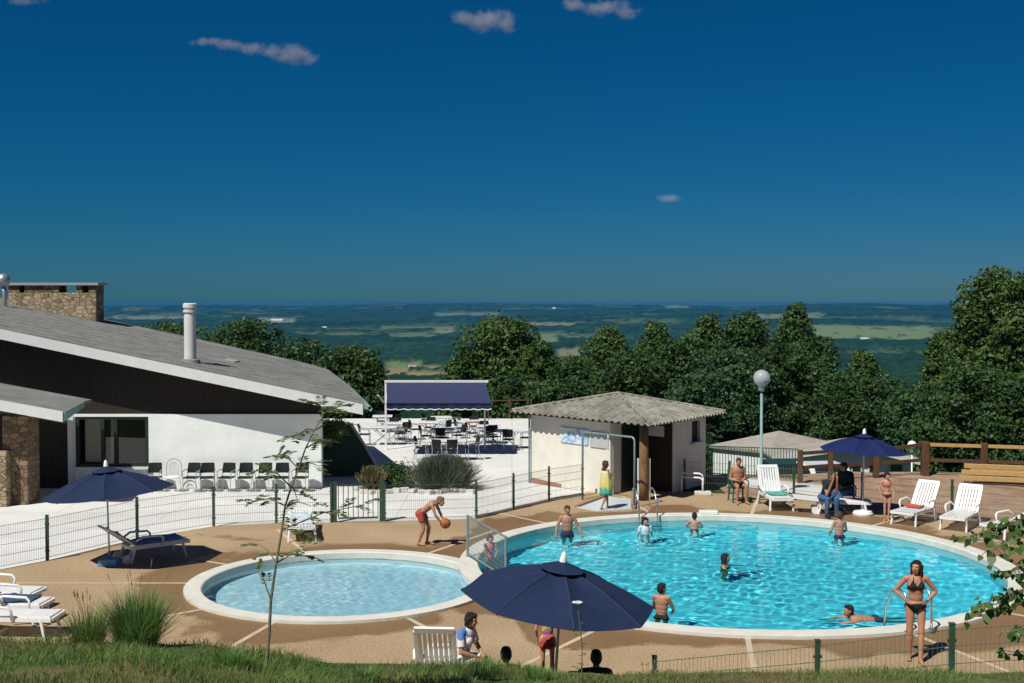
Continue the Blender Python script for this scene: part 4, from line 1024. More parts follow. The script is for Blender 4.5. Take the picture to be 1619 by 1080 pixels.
def parasol(label, base, cz, rad, rise, tilt, canvas, basem, hpole, n=8, rot=.2, base_shape='block', ptilt=(0, 0)):
    t = thing('parasol', label, 'parasol', base)
    E_ = Euler((tilt[0], tilt[1], rot)).to_matrix(); cen = Vector((ptilt[0], ptilt[1], cz))
    # canopy: eight gores with a slight sag between the ribs
    m_ = MB(); rings = 9; sub = 6; vs = []
    for i in range(rings+1):
        q = .07+.93*i/rings
        for j in range(n*sub):
            a = 2*math.pi*j/(n*sub); f_ = (j % sub)/sub; sag = 4*f_*(1-f_)
            rr_ = rad*q*(1-(.075*sag)*q)*(1 if True else 1)
            z = rise*(1-q)-.13*rad/1.4*sag*q*(1-q)*1.6-.02*sag*q+.06*math.sin(math.pi*q)
            vs.append(E_ @ Vector((rr_*math.cos(a), rr_*math.sin(a), z))+cen)
    N = n*sub
    m_.add(vs, [(i*N+j, (i+1)*N+j, (i+1)*N+(j+1) % N, i*N+(j+1) % N) for i in range(rings) for j in range(N)])
    o = m_.build('canopy', canvas, t, smooth=False); q_ = o.modifiers.new('t', 'SOLIDIFY'); q_.thickness = .006
    # vent flap on top
    m_ = MB(); vs = []
    for i, q in enumerate((.02, .12, .235)):
        for j in range(N):
            a = 2*math.pi*j/N; f_ = (j % sub)/sub; sag = 4*f_*(1-f_)
            vs.append(E_ @ Vector((rad*q*(1-.06*sag)*math.cos(a), rad*q*(1-.06*sag)*math.sin(a), rise*(1-q)+.055+.02*(1-q)))+cen)
    m_.add(vs, [(i*N+j, (i+1)*N+j, (i+1)*N+(j+1) % N, i*N+(j+1) % N) for i in range(2) for j in range(N)])
    vf = m_.build('vent_flap', canvas, o); q_ = vf.modifiers.new('t', 'SOLIDIFY'); q_.thickness = .006
    m_ = MB(); m_.lathe([(.001, rise+.21), (.03, rise+.18), (.05, rise+.1), (.055, rise+.06)], 14); m_.v = [tuple(E_ @ Vector(v)+cen) for v in m_.v]; m_.build('finial', M['finial'], t, smooth=True)
    for j in range(n):
        a = 2*math.pi*j/n; d_ = Vector((math.cos(a), math.sin(a), 0))
        m_ = MB(); m_.tube([E_ @ (d_*.05+Vector((0, 0, rise*.93)))+cen, E_ @ (d_*rad*.5+Vector((0, 0, rise*.5+.022)))+cen, E_ @ (d_*rad*.985+Vector((0, 0, -.015)))+cen], .012, 6)
        m_.tube([E_ @ Vector((0, 0, rise*.1))+cen, E_ @ (d_*rad*.48+Vector((0, 0, rise*.5)))+cen], .009, 6); m_.build('rib', M['grey_metal'], t)
    m_ = MB()
    for j in range(n):
        a = 2*math.pi*j/n; d_ = Vector((math.cos(a), math.sin(a), 0)); m_.tube([E_ @ (d_*rad*q_+Vector((0, 0, rise*(1-q_)+.06*math.sin(math.pi*q_)+.001)))+cen for q_ in (.25, .4, .55, .7, .85, .99)], .011, 5)
    m_.build('seam', M['seam_tape'] if canvas.name.startswith('navy') else canvas, o)
    m_ = MB(); m_.tube([Vector((0, 0, .05)), Vector((0, 0, .3)), E_ @ Vector((0, 0, rise))+cen], .022, 10); m_.build('pole', M['alu'], t)
    m_ = MB()
    if base_shape == 'block': m_.box((0, 0, .085), (.4, .32, .17)); m_.tube([(0, 0, .16), (0, 0, .33)], .035)
    else: m_.lathe([(.001, .0), (.27, .0), (.28, .05), (.24, .12), (.06, .15), (.04, .3), (.001, .3)], 20)
    b_ = m_.build('base', basem, t)
    if base_shape == 'block': bevel(b_, .03)
    return t
pb1 = P(173, 894); c1 = A(171, 778, pb1.y).z; parasol('navy blue parasol on a blue foot at the left of the small pool', pb1, c1, 1.42, .52, (R(-2), R(-5), 0), M['navy'], M['base_blue'], 0, rot=.25, ptilt=(0, 0))
bY = 16.55; bx = (883-CX)/F*bY; parasol('big navy blue parasol in front between the two pools', Vector((bx-.06, bY, 0)), A(883, 947, bY).z, 1.37, .47, (R(3), R(7), 0), M['navy'], M['base_blue'], 0, rot=.12, ptilt=(.06, 0))
pb3 = P(1364, 814); parasol('bright blue parasol on a white foot behind the big pool', pb3, A(1364, 713, pb3.y).z, 1.2, .42, (0, R(3), 0), M['royal'], M['finial'], 0, rot=.3, base_shape='round')

# resin and metal chairs
def cafe_chair(label, loc, rz, group, backm=None):
    """sitter faces local -Y"""
    t = thing('cafe_chair', label, 'chair', loc, rz, group); bm_ = backm or M['black_plastic']
    m_ = MB(); m_.box((0, 0, .44), (.44, .42, .035)); bevel(m_.build('seat', bm_, t), .012)
    m_ = MB()
    vs = []; n = 8
    for i in range(n+1):
        x = -.215+.43*i/n; y = .21+.05*(1-(2*i/n-1)**2)
        for z, dy in ((.55, 0), (.68, .02), (.86, .07)): vs.append((x*(1 if z < .8 else .93), y+dy, z))
    m_.add(vs, [(3*i+k_, 3*i+3+k_, 3*i+4+k_, 3*i+1+k_) for i in range(n) for k_ in (0, 1)]); o = m_.build('backrest', bm_, t); q_ = o.modifiers.new('t', 'SOLIDIFY'); q_.thickness = .02
    for s in (-1, 1):
        m_ = MB(); m_.tube([(s*.21, -.2, 0), (s*.205, -.19, .44), (s*.235, -.17, .64)], .014, 6); m_.build('leg', M['alu'], t)
        m_ = MB(); m_.tube([(s*.22, .28, 0), (s*.205, .2, .44), (s*.2, .26, .72)], .014, 6); m_.build('leg', M['alu'], t)
        m_ = MB(); m_.tube([(s*.235, -.18, .64), (s*.245, .05, .66), (s*.21, .23, .66)], .017, 6); m_.build('armrest', M['alu'], t)
    return t
GROW = 'black chairs lined up along the white wall'
xs_row = [243, 303, 328, 358, 388, 417, 446, 475]
names = ['black chair with arms, the one closest to the dark window', 'black chair immediately right of the white wire chair', 'black chair second to the right of the white wire chair', 'black chair third to the right of the white wire chair',
         'black chair fourth to the right of the white wire chair', 'black chair fifth to the right of the white wire chair', 'black chair second from the right end of the wall row', 'black chair at the right end of the row along the white wall']
ch0 = None
for i, (x, n_) in enumerate(zip(xs_row, names)):
    p = P(x, 777); rz = R([4, -6, 10, -8, 5, -3, 7, -5][i])
    if ch0 is None: ch0 = cafe_chair(n_, p, rz, GROW)
    else: dup(ch0, n_, p, rz, GROW, 1)
# white wire chair
t = thing('wire_chair', 'white wrought iron chair with arched back among black chairs', 'chair', P(273, 777), R(3))
m_ = MB()
def arch(w_, h0, h1, y): return [Vector((-w_, y, h0))]+[Vector((-w_*math.cos(a), y+.02, h1-w_+w_*math.sin(a))) for a in np.linspace(0, math.pi, 9)]+[Vector((w_, y, h0))]
m_.tube(arch(.23, .44, 1.0, .2), .014, 6); m_.tube(arch(.13, .44, .88, .2), .009, 6)
for x in (-.06, 0, .06): m_.tube([(x, .2, .44), (x, .215, .88 if x == 0 else .85)], .007, 6)
m_.build('backrest', M['alu'], t)
m_ = MB(); m_.lathe([(.001, .44), (.23, .44), (.24, .455), (.23, .47), (.001, .465)], 20); m_.build('seat', M['white_metal'], t)
for sx in (-1, 1):
    for sy in (-1, 1):
        m_ = MB(); m_.tube([(sx*.17, sy*.17, .44), (sx*.2, sy*.2, .2), (sx*.22, sy*.22, 0)], .012, 6); m_.build('leg', M['white_metal'], t)

# terrace tables and chairs
def terrace_table(label, loc, rz, w_, d_):
    t = thing('terrace_table', label, 'table', loc, rz, 'white tables on the terrace')
    m_ = MB(); m_.box((0, 0, .73), (w_, d_, .035)); m_.box((0, 0, .70), (w_-.06, d_-.06, .03)); bevel(m_.build('tabletop', M['white_plastic'], t), .01)
    for s in (-1, 1):
        m_ = MB()
        for k_ in (-1, 1): m_.tube([(k_*w_*.40, s*d_*.36, .70), (-k_*w_*.40, s*d_*.36, 0)], .014, 6)
        m_.build('leg', M['grey_metal'], t)
    m_ = MB(); m_.tube([(0, -d_*.36, .35), (0, d_*.36, .35)], .012, 6); m_.build('stretcher', M['grey_metal'], t)
    return t
TT = [((605, 683), .9, 'white table at the far left corner of the terrace', 'far left corner table'), ((629, 696), .9, 'white table right behind the left awning post', 'table behind the left awning post'), ((606, 703), 1.1, 'white folding table with crossed legs left of the awning post', 'cross legged left table'),
      ((698, 685), .9, 'white table at the back under the middle of the awning', 'back middle table'), ((680, 694), .9, 'white table second from the back under the awning', 'second row table'), ((700, 706), .95, 'white table in the middle of the terrace behind the long one', 'middle table'),
      ((706, 727), 1.5, 'long white table closest to the lavender bush', 'long front table'), ((749, 692), .8, 'white table with a red brown edge at the back right of the terrace', 'red edged table'), ((772, 701), .95, 'white table beside the right awning post', 'table by the right awning post'), ((804, 709), 1.0, 'white table closest to the hut wall', 'table closest to the hut')]
GT = 'black chairs round the terrace tables'
chairs_at = {0: [100, -30], 1: [-60, 110], 2: [20, 185], 3: [30, 160], 4: [95, 200, -20], 5: [-90, 180, 20], 6: [-70, -110, 170, 5], 7: [90, 200], 8: [-80, 185, 100], 9: [-90, 0, 150]}
sides = lambda a: {0: 'to the right of', 1: 'behind', 2: 'to the left of', 3: 'in front of'}[int(((a+45) % 360)//90)]
used = set()
for i, ((x, y), w_, lab, short) in enumerate(TT):
    p = P(x, y); rz = R([5, -8, 3, 10, -6, 4, 0, 12, -3, 6][i]); tt_ = terrace_table(lab, p, rz, w_, .8)
    if i == 7:
        m_ = MB(); m_.box((0, -.405, .725), (w_, .012, .05)); m_.build('edge_strip', M['towel_red'], tt_)
    for a in chairs_at[i]:
        rad = .62 if abs(math.sin(R(a))) > .6 else w_/2+.2
        q = p+Vector((rad*math.cos(R(a)), rad*math.sin(R(a)), 0)); fr_ = R(a)+math.pi/2-math.pi
        nm = 'black terrace chair %s the %s' % (sides(a), short)
        if nm in used:
            nm = nm.replace('black terrace chair', 'other black terrace chair turned aside')
        used.add(nm)
        dup(ch0, nm, q, R(a)-math.pi/2+R(random.uniform(-14, 14)), GT)
# awning on its white frame
aY0, aY1 = 48.0, 45.6
tl, tr = A(612, 605, aY0), A(768, 605, aY0); bl, br = A(611, 638, aY1), A(777, 638, aY1)
lp0 = P(609, 712); aw = thing('awning', 'dark blue fabric awning on a white post frame over the terrace', 'awning', (lp0.x, aY0, 0)); ao = -Vector((lp0.x, aY0, 0))
m_ = MB(); n, k_ = 26, 8; vs = []
for i in range(n+1):
    for j_ in range(k_+1):
        a = along(tl, bl, j_/k_); b = along(tr, br, j_/k_); q = along(a, b, i/n); q.z -= .05*math.sin(math.pi*j_/k_)
        vs.append(q+ao)
m_.add(vs, [(i*(k_+1)+j_, (i+1)*(k_+1)+j_, (i+1)*(k_+1)+j_+1, i*(k_+1)+j_+1) for i in range(n) for j_ in range(k_)]); m_.build('canvas', M['awning'], aw, fix=False)
m_ = MB(); n = 80; vs = []
for i in range(n+1):
    q = along(bl, br, i/n)+ao; h_ = .19+.035*abs(math.sin(math.pi*i/n*12)); vs += [q, q+Vector((0, .03*math.sin(i*.6), -h_))]
m_.add(vs, [(2*i, 2*i+2, 2*i+3, 2*i+1) for i in range(n)]); va = m_.build('valance', M['navy'], aw, fix=False); m_ = MB(); m_.tube([bl+ao, br+ao], .03); m_.build('front_bar', M['navy'], aw)
m_ = MB()
for i in range(n): m_.beam(Vector(vs[2*i+1])+Vector((0, -.01, -.012)), Vector(vs[2*i+3])+Vector((0, -.01, -.012)), .012, .035)
m_.build('valance_hem', M['finial'], va)
m_ = MB(); m_.box((tl+tr)/2+ao+Vector((0, .02, .05)), (tr.x-tl.x+.2, .12, .09)); m_.build('roller_box', M['white_metal'], aw)
for x_, yb in ((609, 712), (767, 708)):
    p = P(x_, yb); p.y = aY0+.02; p.z = 0
    m_ = MB(); m_.box(p+ao+Vector((0, .0, tl.z/2)), (.075, .07, tl.z)); m_.box(p+ao+Vector((0, 0, .01)), (.25, .25, .02)); m_.build('post', M['white_metal'], aw)
m_ = MB()
for a, b in ((tl, bl), (tr, br)): m_.tube([a+ao+Vector((0, 0, -.45)), (a+b)/2+ao+Vector((0, -.2, -.35)), b+ao], .025)
m_.tube([Vector((-.04, 0, 1.85))+Vector((0, 0, 0)), Vector((-.28, -.25, 2.2))], .035); m_.build('arm', M['white_metal'], aw)
# wooden rail at the back of the terrace
fa = [P(772, 663), P(806, 662), P(840, 661)]
rt2 = thing('rail_fence', 'short brown wooden rail at the terrace edge left of the hut', 'fence', fa[0])
for p in fa: m_ = MB(); m_.box(p-fa[0]+Vector((0, 0, .5)), (.06, .06, 1.0)); m_.build('post', M['brown_wood'], rt2)
for a, b in zip(fa[:-1], fa[1:]): m_ = MB(); m_.beam(a-fa[0]+Vector((0, 0, .93)), b-fa[0]+Vector((0, 0, .93)), .04, .06); m_.build('rail', M['brown_wood'], rt2)

# pool ladders
def ladder(label, c, ang):
    d_ = Vector((math.cos(ang), math.sin(ang), 0)); p = Vector((POOLB.x, POOLB.y, 0))+d_*(RB+.22)
    t = thing('pool_ladder', label, 'ladder', p, ang+math.pi/2)
    # local: +Y points to pool centre
    for s in (-1, 1):
        m_ = MB(); m_.tube([(s*.26, -.30, .05), (s*.26, -.29, .62), (s*.26, -.2, .76), (s*.26, -.05, .78), (s*.26, .12, .70), (s*.26, .3, .38), (s*.26, .34, .0), (s*.26, .34, -1.0)], .022, 8); m_.build('handrail', M['steel'], t, smooth=True)
        m_ = MB(); m_.lathe([(.06, .055), (.055, .085), (.02, .09)], 12, (s*.26, -.30, 0)); m_.build('foot_plate', M['steel'], t)
    for z in (-.3, -.6, -.9): m_ = MB(); m_.box((0, .34, z), (.5, .08, .03)); m_.build('step', M['steel'], t)
q = P(1018, 817)-Vector((POOLB.x, POOLB.y, 0)); ladder('steel pool ladder at the far edge in front of the shower hut', POOLB, math.atan2(q.y, q.x))
q = P(1432, 995)-Vector((POOLB.x, POOLB.y, 0)); ladder('steel pool ladder at the near edge behind the bikini woman', POOLB, math.atan2(q.y, q.x))
# skimmer lid / coping block at the far edge
p = P(1120, 816); m_ = MB(); m_.box((0, 0, 0), (.5, .25, .1)); o = m_.build('starting_block', M['white_plastic']); o.location = (p.x, p.y, .11); bevel(o, .02); tag(o, 'small white block on the far coping of the big pool', 'block')

# plastic chairs of the people in the back
def resin_chair(label, loc, rz, m):
    t = thing('garden_chair', label, 'chair', loc, rz)
    m_ = MB(); m_.box((0, 0, .42), (.46, .44, .03)); bevel(m_.build('seat', m, t), .01)
    m_ = MB()
    for i in range(5): x = -.16+.08*i; m_.beam((x, .21, .44), (x*1.05, .32, .86), .05, .018, up=(0, 1, 0))
    m_.beam((-.22, .325, .88), (.22, .325, .88), .03, .06)
    for s in (-1, 1): m_.beam((s*.21, .2, .42), (s*.215, .32, .88), .04, .03, up=(0, 1, 0))
    m_.build('backrest', m, t)
    for s in (-1, 1):
        for y in (-.19, .2): m_ = MB(); m_.beam((s*.2, y, .42), (s*.23, y*1.15, 0), .045, .04); m_.build('leg', m, t)
        m_ = MB(); m_.tube([(s*.23, -.2, .42), (s*.25, -.19, .62), (s*.25, .05, .65), (s*.22, .28, .66)], .022, 8); m_.build('armrest', m, t, smooth=True)
    return t
resin_chair('green plastic garden chair under the seated bare chested man', P(1167, 793), R(8), M['green_plastic'])
resin_chair('grey plastic garden chair under the right parasol', P(1338, 805), R(-12), M['grey_plastic'])
# ================================================================== PEOPLE
def skin_mat(name, c):
    m = mat(name, c, .5, .10, 9, .15, 60, spec=.35); return m
M['skin'] = skin_mat('tanned_skin', (.41, .20, .12)); M['skin2'] = skin_mat('pink_skin', (.50, .245, .165)); M['skin3'] = skin_mat('brown_skin', (.33, .165, .095))
M['lip'] = mat('lip', (.30, .09, .075), .5); M['eye'] = mat('eye', (.03, .02, .015), .3)
def hair_mat(name, c): return mat(name, c, .5, .45, 30, .8, 70, spec=.4, stretch=(4, 4, .6))
M['hair_dark'] = hair_mat('dark_hair', (.018, .013, .010)); M['hair_brown'] = hair_mat('brown_hair', (.075, .042, .022)); M['hair_fair'] = hair_mat('fair_hair', (.22, .135, .065))
def cl(name, c, var=.15, c2=None, sc=14): 
    if name not in M: M[name] = mat(name, c, .85, var, sc, .4, 60, col2=c2)
    return M[name]
BASE = dict(pelvis=(0, 0, .94), chest=(0, .0, 1.27), neck=(0, .012, 1.42), head=(0, -.012, 1.575),
            shL=(.165, .012, 1.385), elL=(.225, .03, 1.09), wrL=(.245, -.03, .85), shR=(-.165, .012, 1.385), elR=(-.225, .03, 1.09), wrR=(-.245, -.03, .85),
            hipL=(.088, 0, .90), knL=(.095, -.015, .49), anL=(.10, .02, .075), toL=(.125, -.15, .028), hipR=(-.088, 0, .90), knR=(-.095, -.015, .49), anR=(-.10, .02, .075), toR=(-.125, -.15, .028))
def capsule(mb, a, b, ra, rb, n=12, mid=None):
    a, b = Vector(a), Vector(b); d = (b-a)
    if d.length < 1e-5: d = Vector((0, 0, 1e-4)); b = a+d
    t = d.normalized(); pts = []; rs = []
    for k_ in range(1, 5):
        q = math.pi/2*k_/4; pts.append(a-t*ra*math.cos(q)); rs.append(ra*math.sin(q))
    if mid:
        for f_, r_ in mid: pts.append(a+d*f_); rs.append(r_)
    for k_ in range(4, 0, -1):
        q = math.pi/2*k_/4; pts.append(b+t*rb*math.cos(q)); rs.append(rb*math.sin(q))
    mb.tube(pts, rs, n)
def ell(mb, c, r, X=None, Z=None, n=16, k_=12):
    c = Vector(c); X = (X or Vector((1, 0, 0))).normalized(); Z = (Z or Vector((0, 0, 1))); Z = (Z-X*Z.dot(X)).normalized(); Y = Z.cross(X)
    s = MB(); s.sphere((0, 0, 0), 1, n, k_, r); mb.add([c+X*v[0]+Y*v[1]+Z*v[2] for v in s.v], s.f)
def voxelise(mb, name, vox, smooth_it, mats, parent):
    me = bpy.data.meshes.new('tmp'); me.from_pydata(mb.v, [], mb.f)
    b_ = bmesh.new(); b_.from_mesh(me); bmesh.ops.remove_doubles(b_, verts=b_.verts, dist=1e-6); bmesh.ops.recalc_face_normals(b_, faces=b_.faces); b_.to_mesh(me); b_.free()
    o = bpy.data.objects.new('tmp', me); COL.objects.link(o)
    r_ = o.modifiers.new('r', 'REMESH'); r_.mode = 'VOXEL'; r_.voxel_size = vox; r_.use_smooth_shade = True
    if smooth_it: s_ = o.modifiers.new('s', 'SMOOTH'); s_.factor = .5; s_.iterations = smooth_it
    dg = bpy.context.evaluated_depsgraph_get(); dg.update()
    res = bpy.data.meshes.new_from_object(o.evaluated_get(dg)); bpy.data.objects.remove(o); bpy.data.meshes.remove(me)
    res.name = name; res.materials.clear()
    for m in mats: res.materials.append(m)
    res.polygons.foreach_set('use_smooth', [True]*len(res.polygons))
    q = bpy.data.objects.new(name, res); COL.objects.link(q)
    if parent: q.parent = parent
    return q
BONES = [('torso', 'pelvis', 'chest', .11), ('torso', 'chest', 'neck', .10), ('neck', 'neck', 'head', .05), ('thigh', 'hipL', 'knL', .075), ('thigh', 'hipR', 'knR', .075), ('calf', 'knL', 'anL', .05), ('calf', 'knR', 'anR', .05),
         ('foot', 'anL', 'toL', .035), ('foot', 'anR', 'toR', .035), ('uarm', 'shL', 'elL', .045), ('uarm', 'shR', 'elR', .045), ('farm', 'elL', 'wrL', .035), ('farm', 'elR', 'wrR', .035)]
class Fig: pass
def figure(label, loc, rz, H=1.7, joints=None, look=(0, 0), sex='m', skin='skin', hair='short', hairm='hair_dark', vox=.011, hands=None, head_s=1.0, width=1.0, belly=0, curl=.5, cat='person'):
    """joints are for a 1.7 m figure facing local -Y with the feet at z = 0; look = (yaw, pitch) of the head"""
    J = {k_: Vector(v) for k_, v in BASE.items()}
    for k_, v in (joints or {}).items(): J[k_] = Vector(v)
    s = H/1.7; mb = MB(); fem = sex == 'f'; thin = .86 if H < 1.45 else 1.0; thin *= width
    X = (J['shL']-J['shR']).normalized(); up = (J['chest']-J['pelvis']).normalized(); HX = (J['hipL']-J['hipR']).normalized()
    Yb = up.cross(X)   # back
    pe, chs = J['pelvis'], J['chest']
    ell(mb, pe, ((.152 if fem else .142)*thin, .105*thin, .115), HX, up)
    ell(mb, pe+(chs-pe)*.45, ((.122 if fem else .138)*thin, .092*thin+belly, .15), X, up)
    ell(mb, pe+(chs-pe)*.72, ((.130 if fem else .152)*thin, .097*thin+belly*.5, .15), X, up)
    ell(mb, chs+up*.02, ((.148 if fem else .165)*thin, .102*thin, .165), X, up)
    capsule(mb, J['shL']-X*.03, J['shR']+X*.03, .056*thin, .056*thin)
    capsule(mb, J['shL']-X*.07-up*.02, J['neck']+up*.02, .05*thin, .042); capsule(mb, J['shR']+X*.07-up*.02, J['neck']+up*.02, .05*thin, .042)
    if fem and H > 1.45:
        for q in (-1, 1): ell(mb, chs+X*q*.068-Yb*.085+up*.0, (.058, .052, .058), X, up)
    for q in ('L', 'R'):
        ell(mb, J['hip'+q]+Yb*.035-up*.01, (.085*thin, .085*thin, .09), HX, up)
    capsule(mb, J['neck']-up*.03, J['neck']+(J['head']-J['neck'])*.55, .052, .047)
    # head
    hs = head_s; Rm = (Euler((look[1], 0, look[0])).to_matrix()); hx, hy, hz = Rm @ Vector((1, 0, 0)), Rm @ Vector((0, 1, 0)), Rm @ Vector((0, 0, 1)); hc = J['head']
    def hp(x, y, z): return hc+(hx*x+hy*y+hz*z)*hs
    def he(c, r): ell(mb, hp(*c), tuple(v*hs for v in r), hx, hz)
    he((0, .012, .025), (.074, .094, .090)); he((0, -.028, -.042), (.058, .062, .072)); he((0, -.05, -.085), (.030, .030, .026))
    he((0, -.066, .025), (.055, .026, .018))
    capsule(mb, hp(0, -.083, .012), hp(0, -.106, -.022), .010*hs, .0155*hs); he((0, -.086, -.058), (.026, .013, .011))
    for q in (-1, 1): he((q*.076, .008, -.005), (.010, .020, .032)); he((q*.035, -.070, -.018), (.022, .02, .02))
    # limbs
    for q in ('L', 'R'):
        hip, kn, an, to = (J[k_+q] for k_ in ('hip', 'kn', 'an', 'to')); t_ = thin
        capsule(mb, hip, kn, .082*t_, .053*t_, mid=[(.35, .076*t_), (.75, .058*t_)])
        capsule(mb, kn, an, .050*t_, .035*t_, mid=[(.28, .056*t_), (.65, .042*t_)])
        fd = (to-an); capsule(mb, an-Vector((0, 0, .03))-fd.normalized()*.03*0, to, .036, .026, mid=[(.6, .034)]); ell(mb, an+Vector((0, .0, -.035))-Vector((fd.x, fd.y, 0)).normalized()*.03, (.032, .036, .036))
        for i in range(5):
            side = fd.cross(Vector((0, 0, 1))).normalized(); b0 = to+side*(i-2)*.016; capsule(mb, b0, b0+Vector((fd.x, fd.y, 0)).normalized()*.045, .011, .009, 8)
        sh, el, wr = (J[k_+q] for k_ in ('sh', 'el', 'wr'))
        capsule(mb, sh, el, .048*t_, .038*t_, mid=[(.4, .046*t_)]); capsule(mb, el, wr, .038*t_, .026*t_, mid=[(.3, .039*t_)])
        fa_ = (wr-el).normalized(); hd, ac = (hands or {}).get(q, (None, None))
        hd = Vector(hd).normalized() if hd else fa_
        ac = Vector(ac) if ac else Vector((0, -1, 0)); ac = (ac-hd*ac.dot(hd))
        ac = ac.normalized() if ac.length > 1e-3 else hd.orthogonal().normalized()   # towards the thumb
        pn_ = hd.cross(ac) * (1 if q == 'L' else -1)
        if pn_.dot(Vector((0 if abs(hd.z) > .7 else 0, 0, 0))-(wr-J['pelvis'])) < 0 and abs(hd.z) > .7: pn_ = -pn_
        pc = wr+hd*.055; ell(mb, pc, (.042, .019, .056), ac, hd)
        for i, (L, o_) in enumerate(((.072, .030), (.082, .010), (.076, -.010), (.058, -.029))):
            b0 = wr+hd*(.098-.004*abs(i-1))+ac*o_; k1 = (hd*math.cos(curl*.6)+pn_*math.sin(curl*.6)+ac*(.10*(1.5-i))).normalized(); k2 = (hd*math.cos(curl*1.6)+pn_*math.sin(curl*1.6)+ac*(.08*(1.5-i))).normalized()
            m1 = b0+k1*L*.5; capsule(mb, b0-hd*.02, m1, .0098, .009, 8); capsule(mb, m1, m1+k2*L*.5, .009, .0078, 8)
        tb_ = wr+hd*.03+ac*.034; td = (hd*.7+ac*.75+pn_*.2).normalized(); capsule(mb, tb_-ac*.012, tb_+td*.035, .013, .0105, 8); capsule(mb, tb_+td*.035, tb_+td*.035+(td+hd*.5).normalized()*.03, .0105, .0085, 8)
    mb.v = [tuple(Vector(v)*s) for v in mb.v]
    root = thing('person', label, cat, loc, rz)
    body = voxelise(mb, 'body', vox, 2, [M[skin], M['lip'], M['eye']], root)
    if loc[2] < -.05: body.cycles.is_caustics_receiver = True
    f_ = Fig(); f_.root = root; f_.body = body; f_.J = J; f_.s = s; f_.hp = lambda x, y, z: hp(x, y, z)*s; f_.X = X; f_.up = up; f_.Y = Yb
    me = body.data; n = len(me.polygons); cen = np.zeros(n*3); me.polygons.foreach_get('center', cen); cen = cen.reshape(-1, 3)/s
    f_.cen = cen
    best = np.full(n, 1e9); lab = np.zeros(n, int); tt = np.zeros(n)
    for i, (nm, a, b, r_) in enumerate(BONES):
        a, b = np.array(J[a]), np.array(J[b]); ab = b-a; t_ = np.clip(((cen-a) @ ab)/(ab @ ab), 0, 1); d_ = np.linalg.norm(cen-(a+t_[:, None]*ab), axis=1)-r_
        w_ = d_ < best; best[w_] = d_[w_]; lab[w_] = i; tt[w_] = t_[w_]
    hd_ = np.linalg.norm(cen-np.array(hc), axis=1) < .15*hs
    f_.lab = np.array([b[0] for b in BONES])[lab]; f_.bone = lab; f_.t = tt; f_.lab[hd_ & (f_.lab != 'farm')] = 'head'
    # eyes and mouth as patches of the face
    mi = np.zeros(n, np.int32)
    for q in (-1, 1):
        e = np.array(hp(q*.032, -.088, .006)); mi[np.linalg.norm((cen-e)/hs, axis=1) < .0135] = 2
    e = np.array(hp(0, -.098, -.058)); d3 = (cen-e)/hs; mi[(np.abs(d3 @ np.array(hx)) < .023) & (np.abs(d3 @ np.array(hz)) < .0085) & (np.linalg.norm(d3, axis=1) < .035)] = 1
    me.polygons.foreach_set('material_index', mi)
    # local torso coordinates for clothing: u across, v back(+)/front(-), w along the spine from pelvis (0) to chest (1)
    rel = cen-np.array(pe); f_.u = rel @ np.array(X); f_.v = rel @ np.array(Yb); f_.w = (rel @ np.array(up))/(chs-pe).length
    # hair
    if hair:
        hb = MB(); 
        def hh(c, r): ell(hb, hp(*c)*s, tuple(v*hs*s for v in r), hx, hz)
        hh((0, .022, .040), (.082, .095, .086)); hh((0, .045, .0), (.080, .072, .085)); hh((0, -.02, .085), (.066, .066, .034))
        if hair in ('long', 'bob'):
            zz = (-.10 if hair == 'bob' else -.26)
            for i in range(-3, 4):
                x0 = i*.024; capsule(hb, hp(x0*1.05, .065-.012*abs(i), .02)*s, hp(x0*1.15, .082-.010*abs(i), zz+.02*abs(i)-.015*(i % 2))*s, .032*hs*s, .020*hs*s, 8)
            for q in (-1, 1): capsule(hb, hp(q*.078, -.01, .05)*s, hp(q*.088, .02, zz*.6)*s, .025*hs*s, .016*hs*s, 8)
        elif hair == 'pony':
            capsule(hb, hp(0, .10, .04)*s, hp(0, .125, -.10)*s, .026*hs*s, .016*hs*s, 8); capsule(hb, hp(0, .125, -.1)*s, hp(.01, .11, -.2)*s, .016*hs*s, .008*hs*s, 8)
        ho_ = voxelise(hb, 'hair', .010*max(s, .7), 1, [M[hairm]], root)
        hb2 = ho_.data; bm2 = bmesh.new(); bm2.from_mesh(hb2)   # roughen into locks
        for v in bm2.verts:
            nz = math.sin(v.co.x*260+math.sin(v.co.z*60)*1.4)*math.sin(v.co.y*210); v.co += v.normal*.0035*nz*s
        bm2.to_mesh(hb2); bm2.free(); f_.hair = ho_
    return f_
def clothe(f_, name, pred, off_, m, extra=None):
    me = f_.body.data; sel = np.nonzero(pred)[0]
    if not len(sel): return None
    bm_ = bmesh.new(); bm_.from_mesh(me); bm_.faces.ensure_lookup_table(); keep = set(sel.tolist())
    bmesh.ops.delete(bm_, geom=[f for i, f in enumerate(bm_.faces) if i not in keep], context='FACES')
    bm_.normal_update(); nrm = [v.normal.copy() for v in bm_.verts]
    for v, q in zip(bm_.verts, nrm):
        k_ = off_(v.co/f_.s) if callable(off_) else off_
        v.co += q*k_*f_.s
    for _ in range(2): bmesh.ops.smooth_vert(bm_, verts=bm_.verts, factor=.4, use_axis_x=True, use_axis_y=True, use_axis_z=True)
    c = bpy.data.meshes.new(name); bm_.to_mesh(c); bm_.free(); c.materials.clear(); c.materials.append(m)
    c.polygons.foreach_set('material_index', [0]*len(c.polygons)); c.polygons.foreach_set('use_smooth', [True]*len(c.polygons))
    o = bpy.data.objects.new(name, c); COL.objects.link(o); o.parent = f_.root
    sd_ = o.modifiers.new('t', 'SOLIDIFY'); sd_.thickness = .006; sd_.offset = 0
    return o
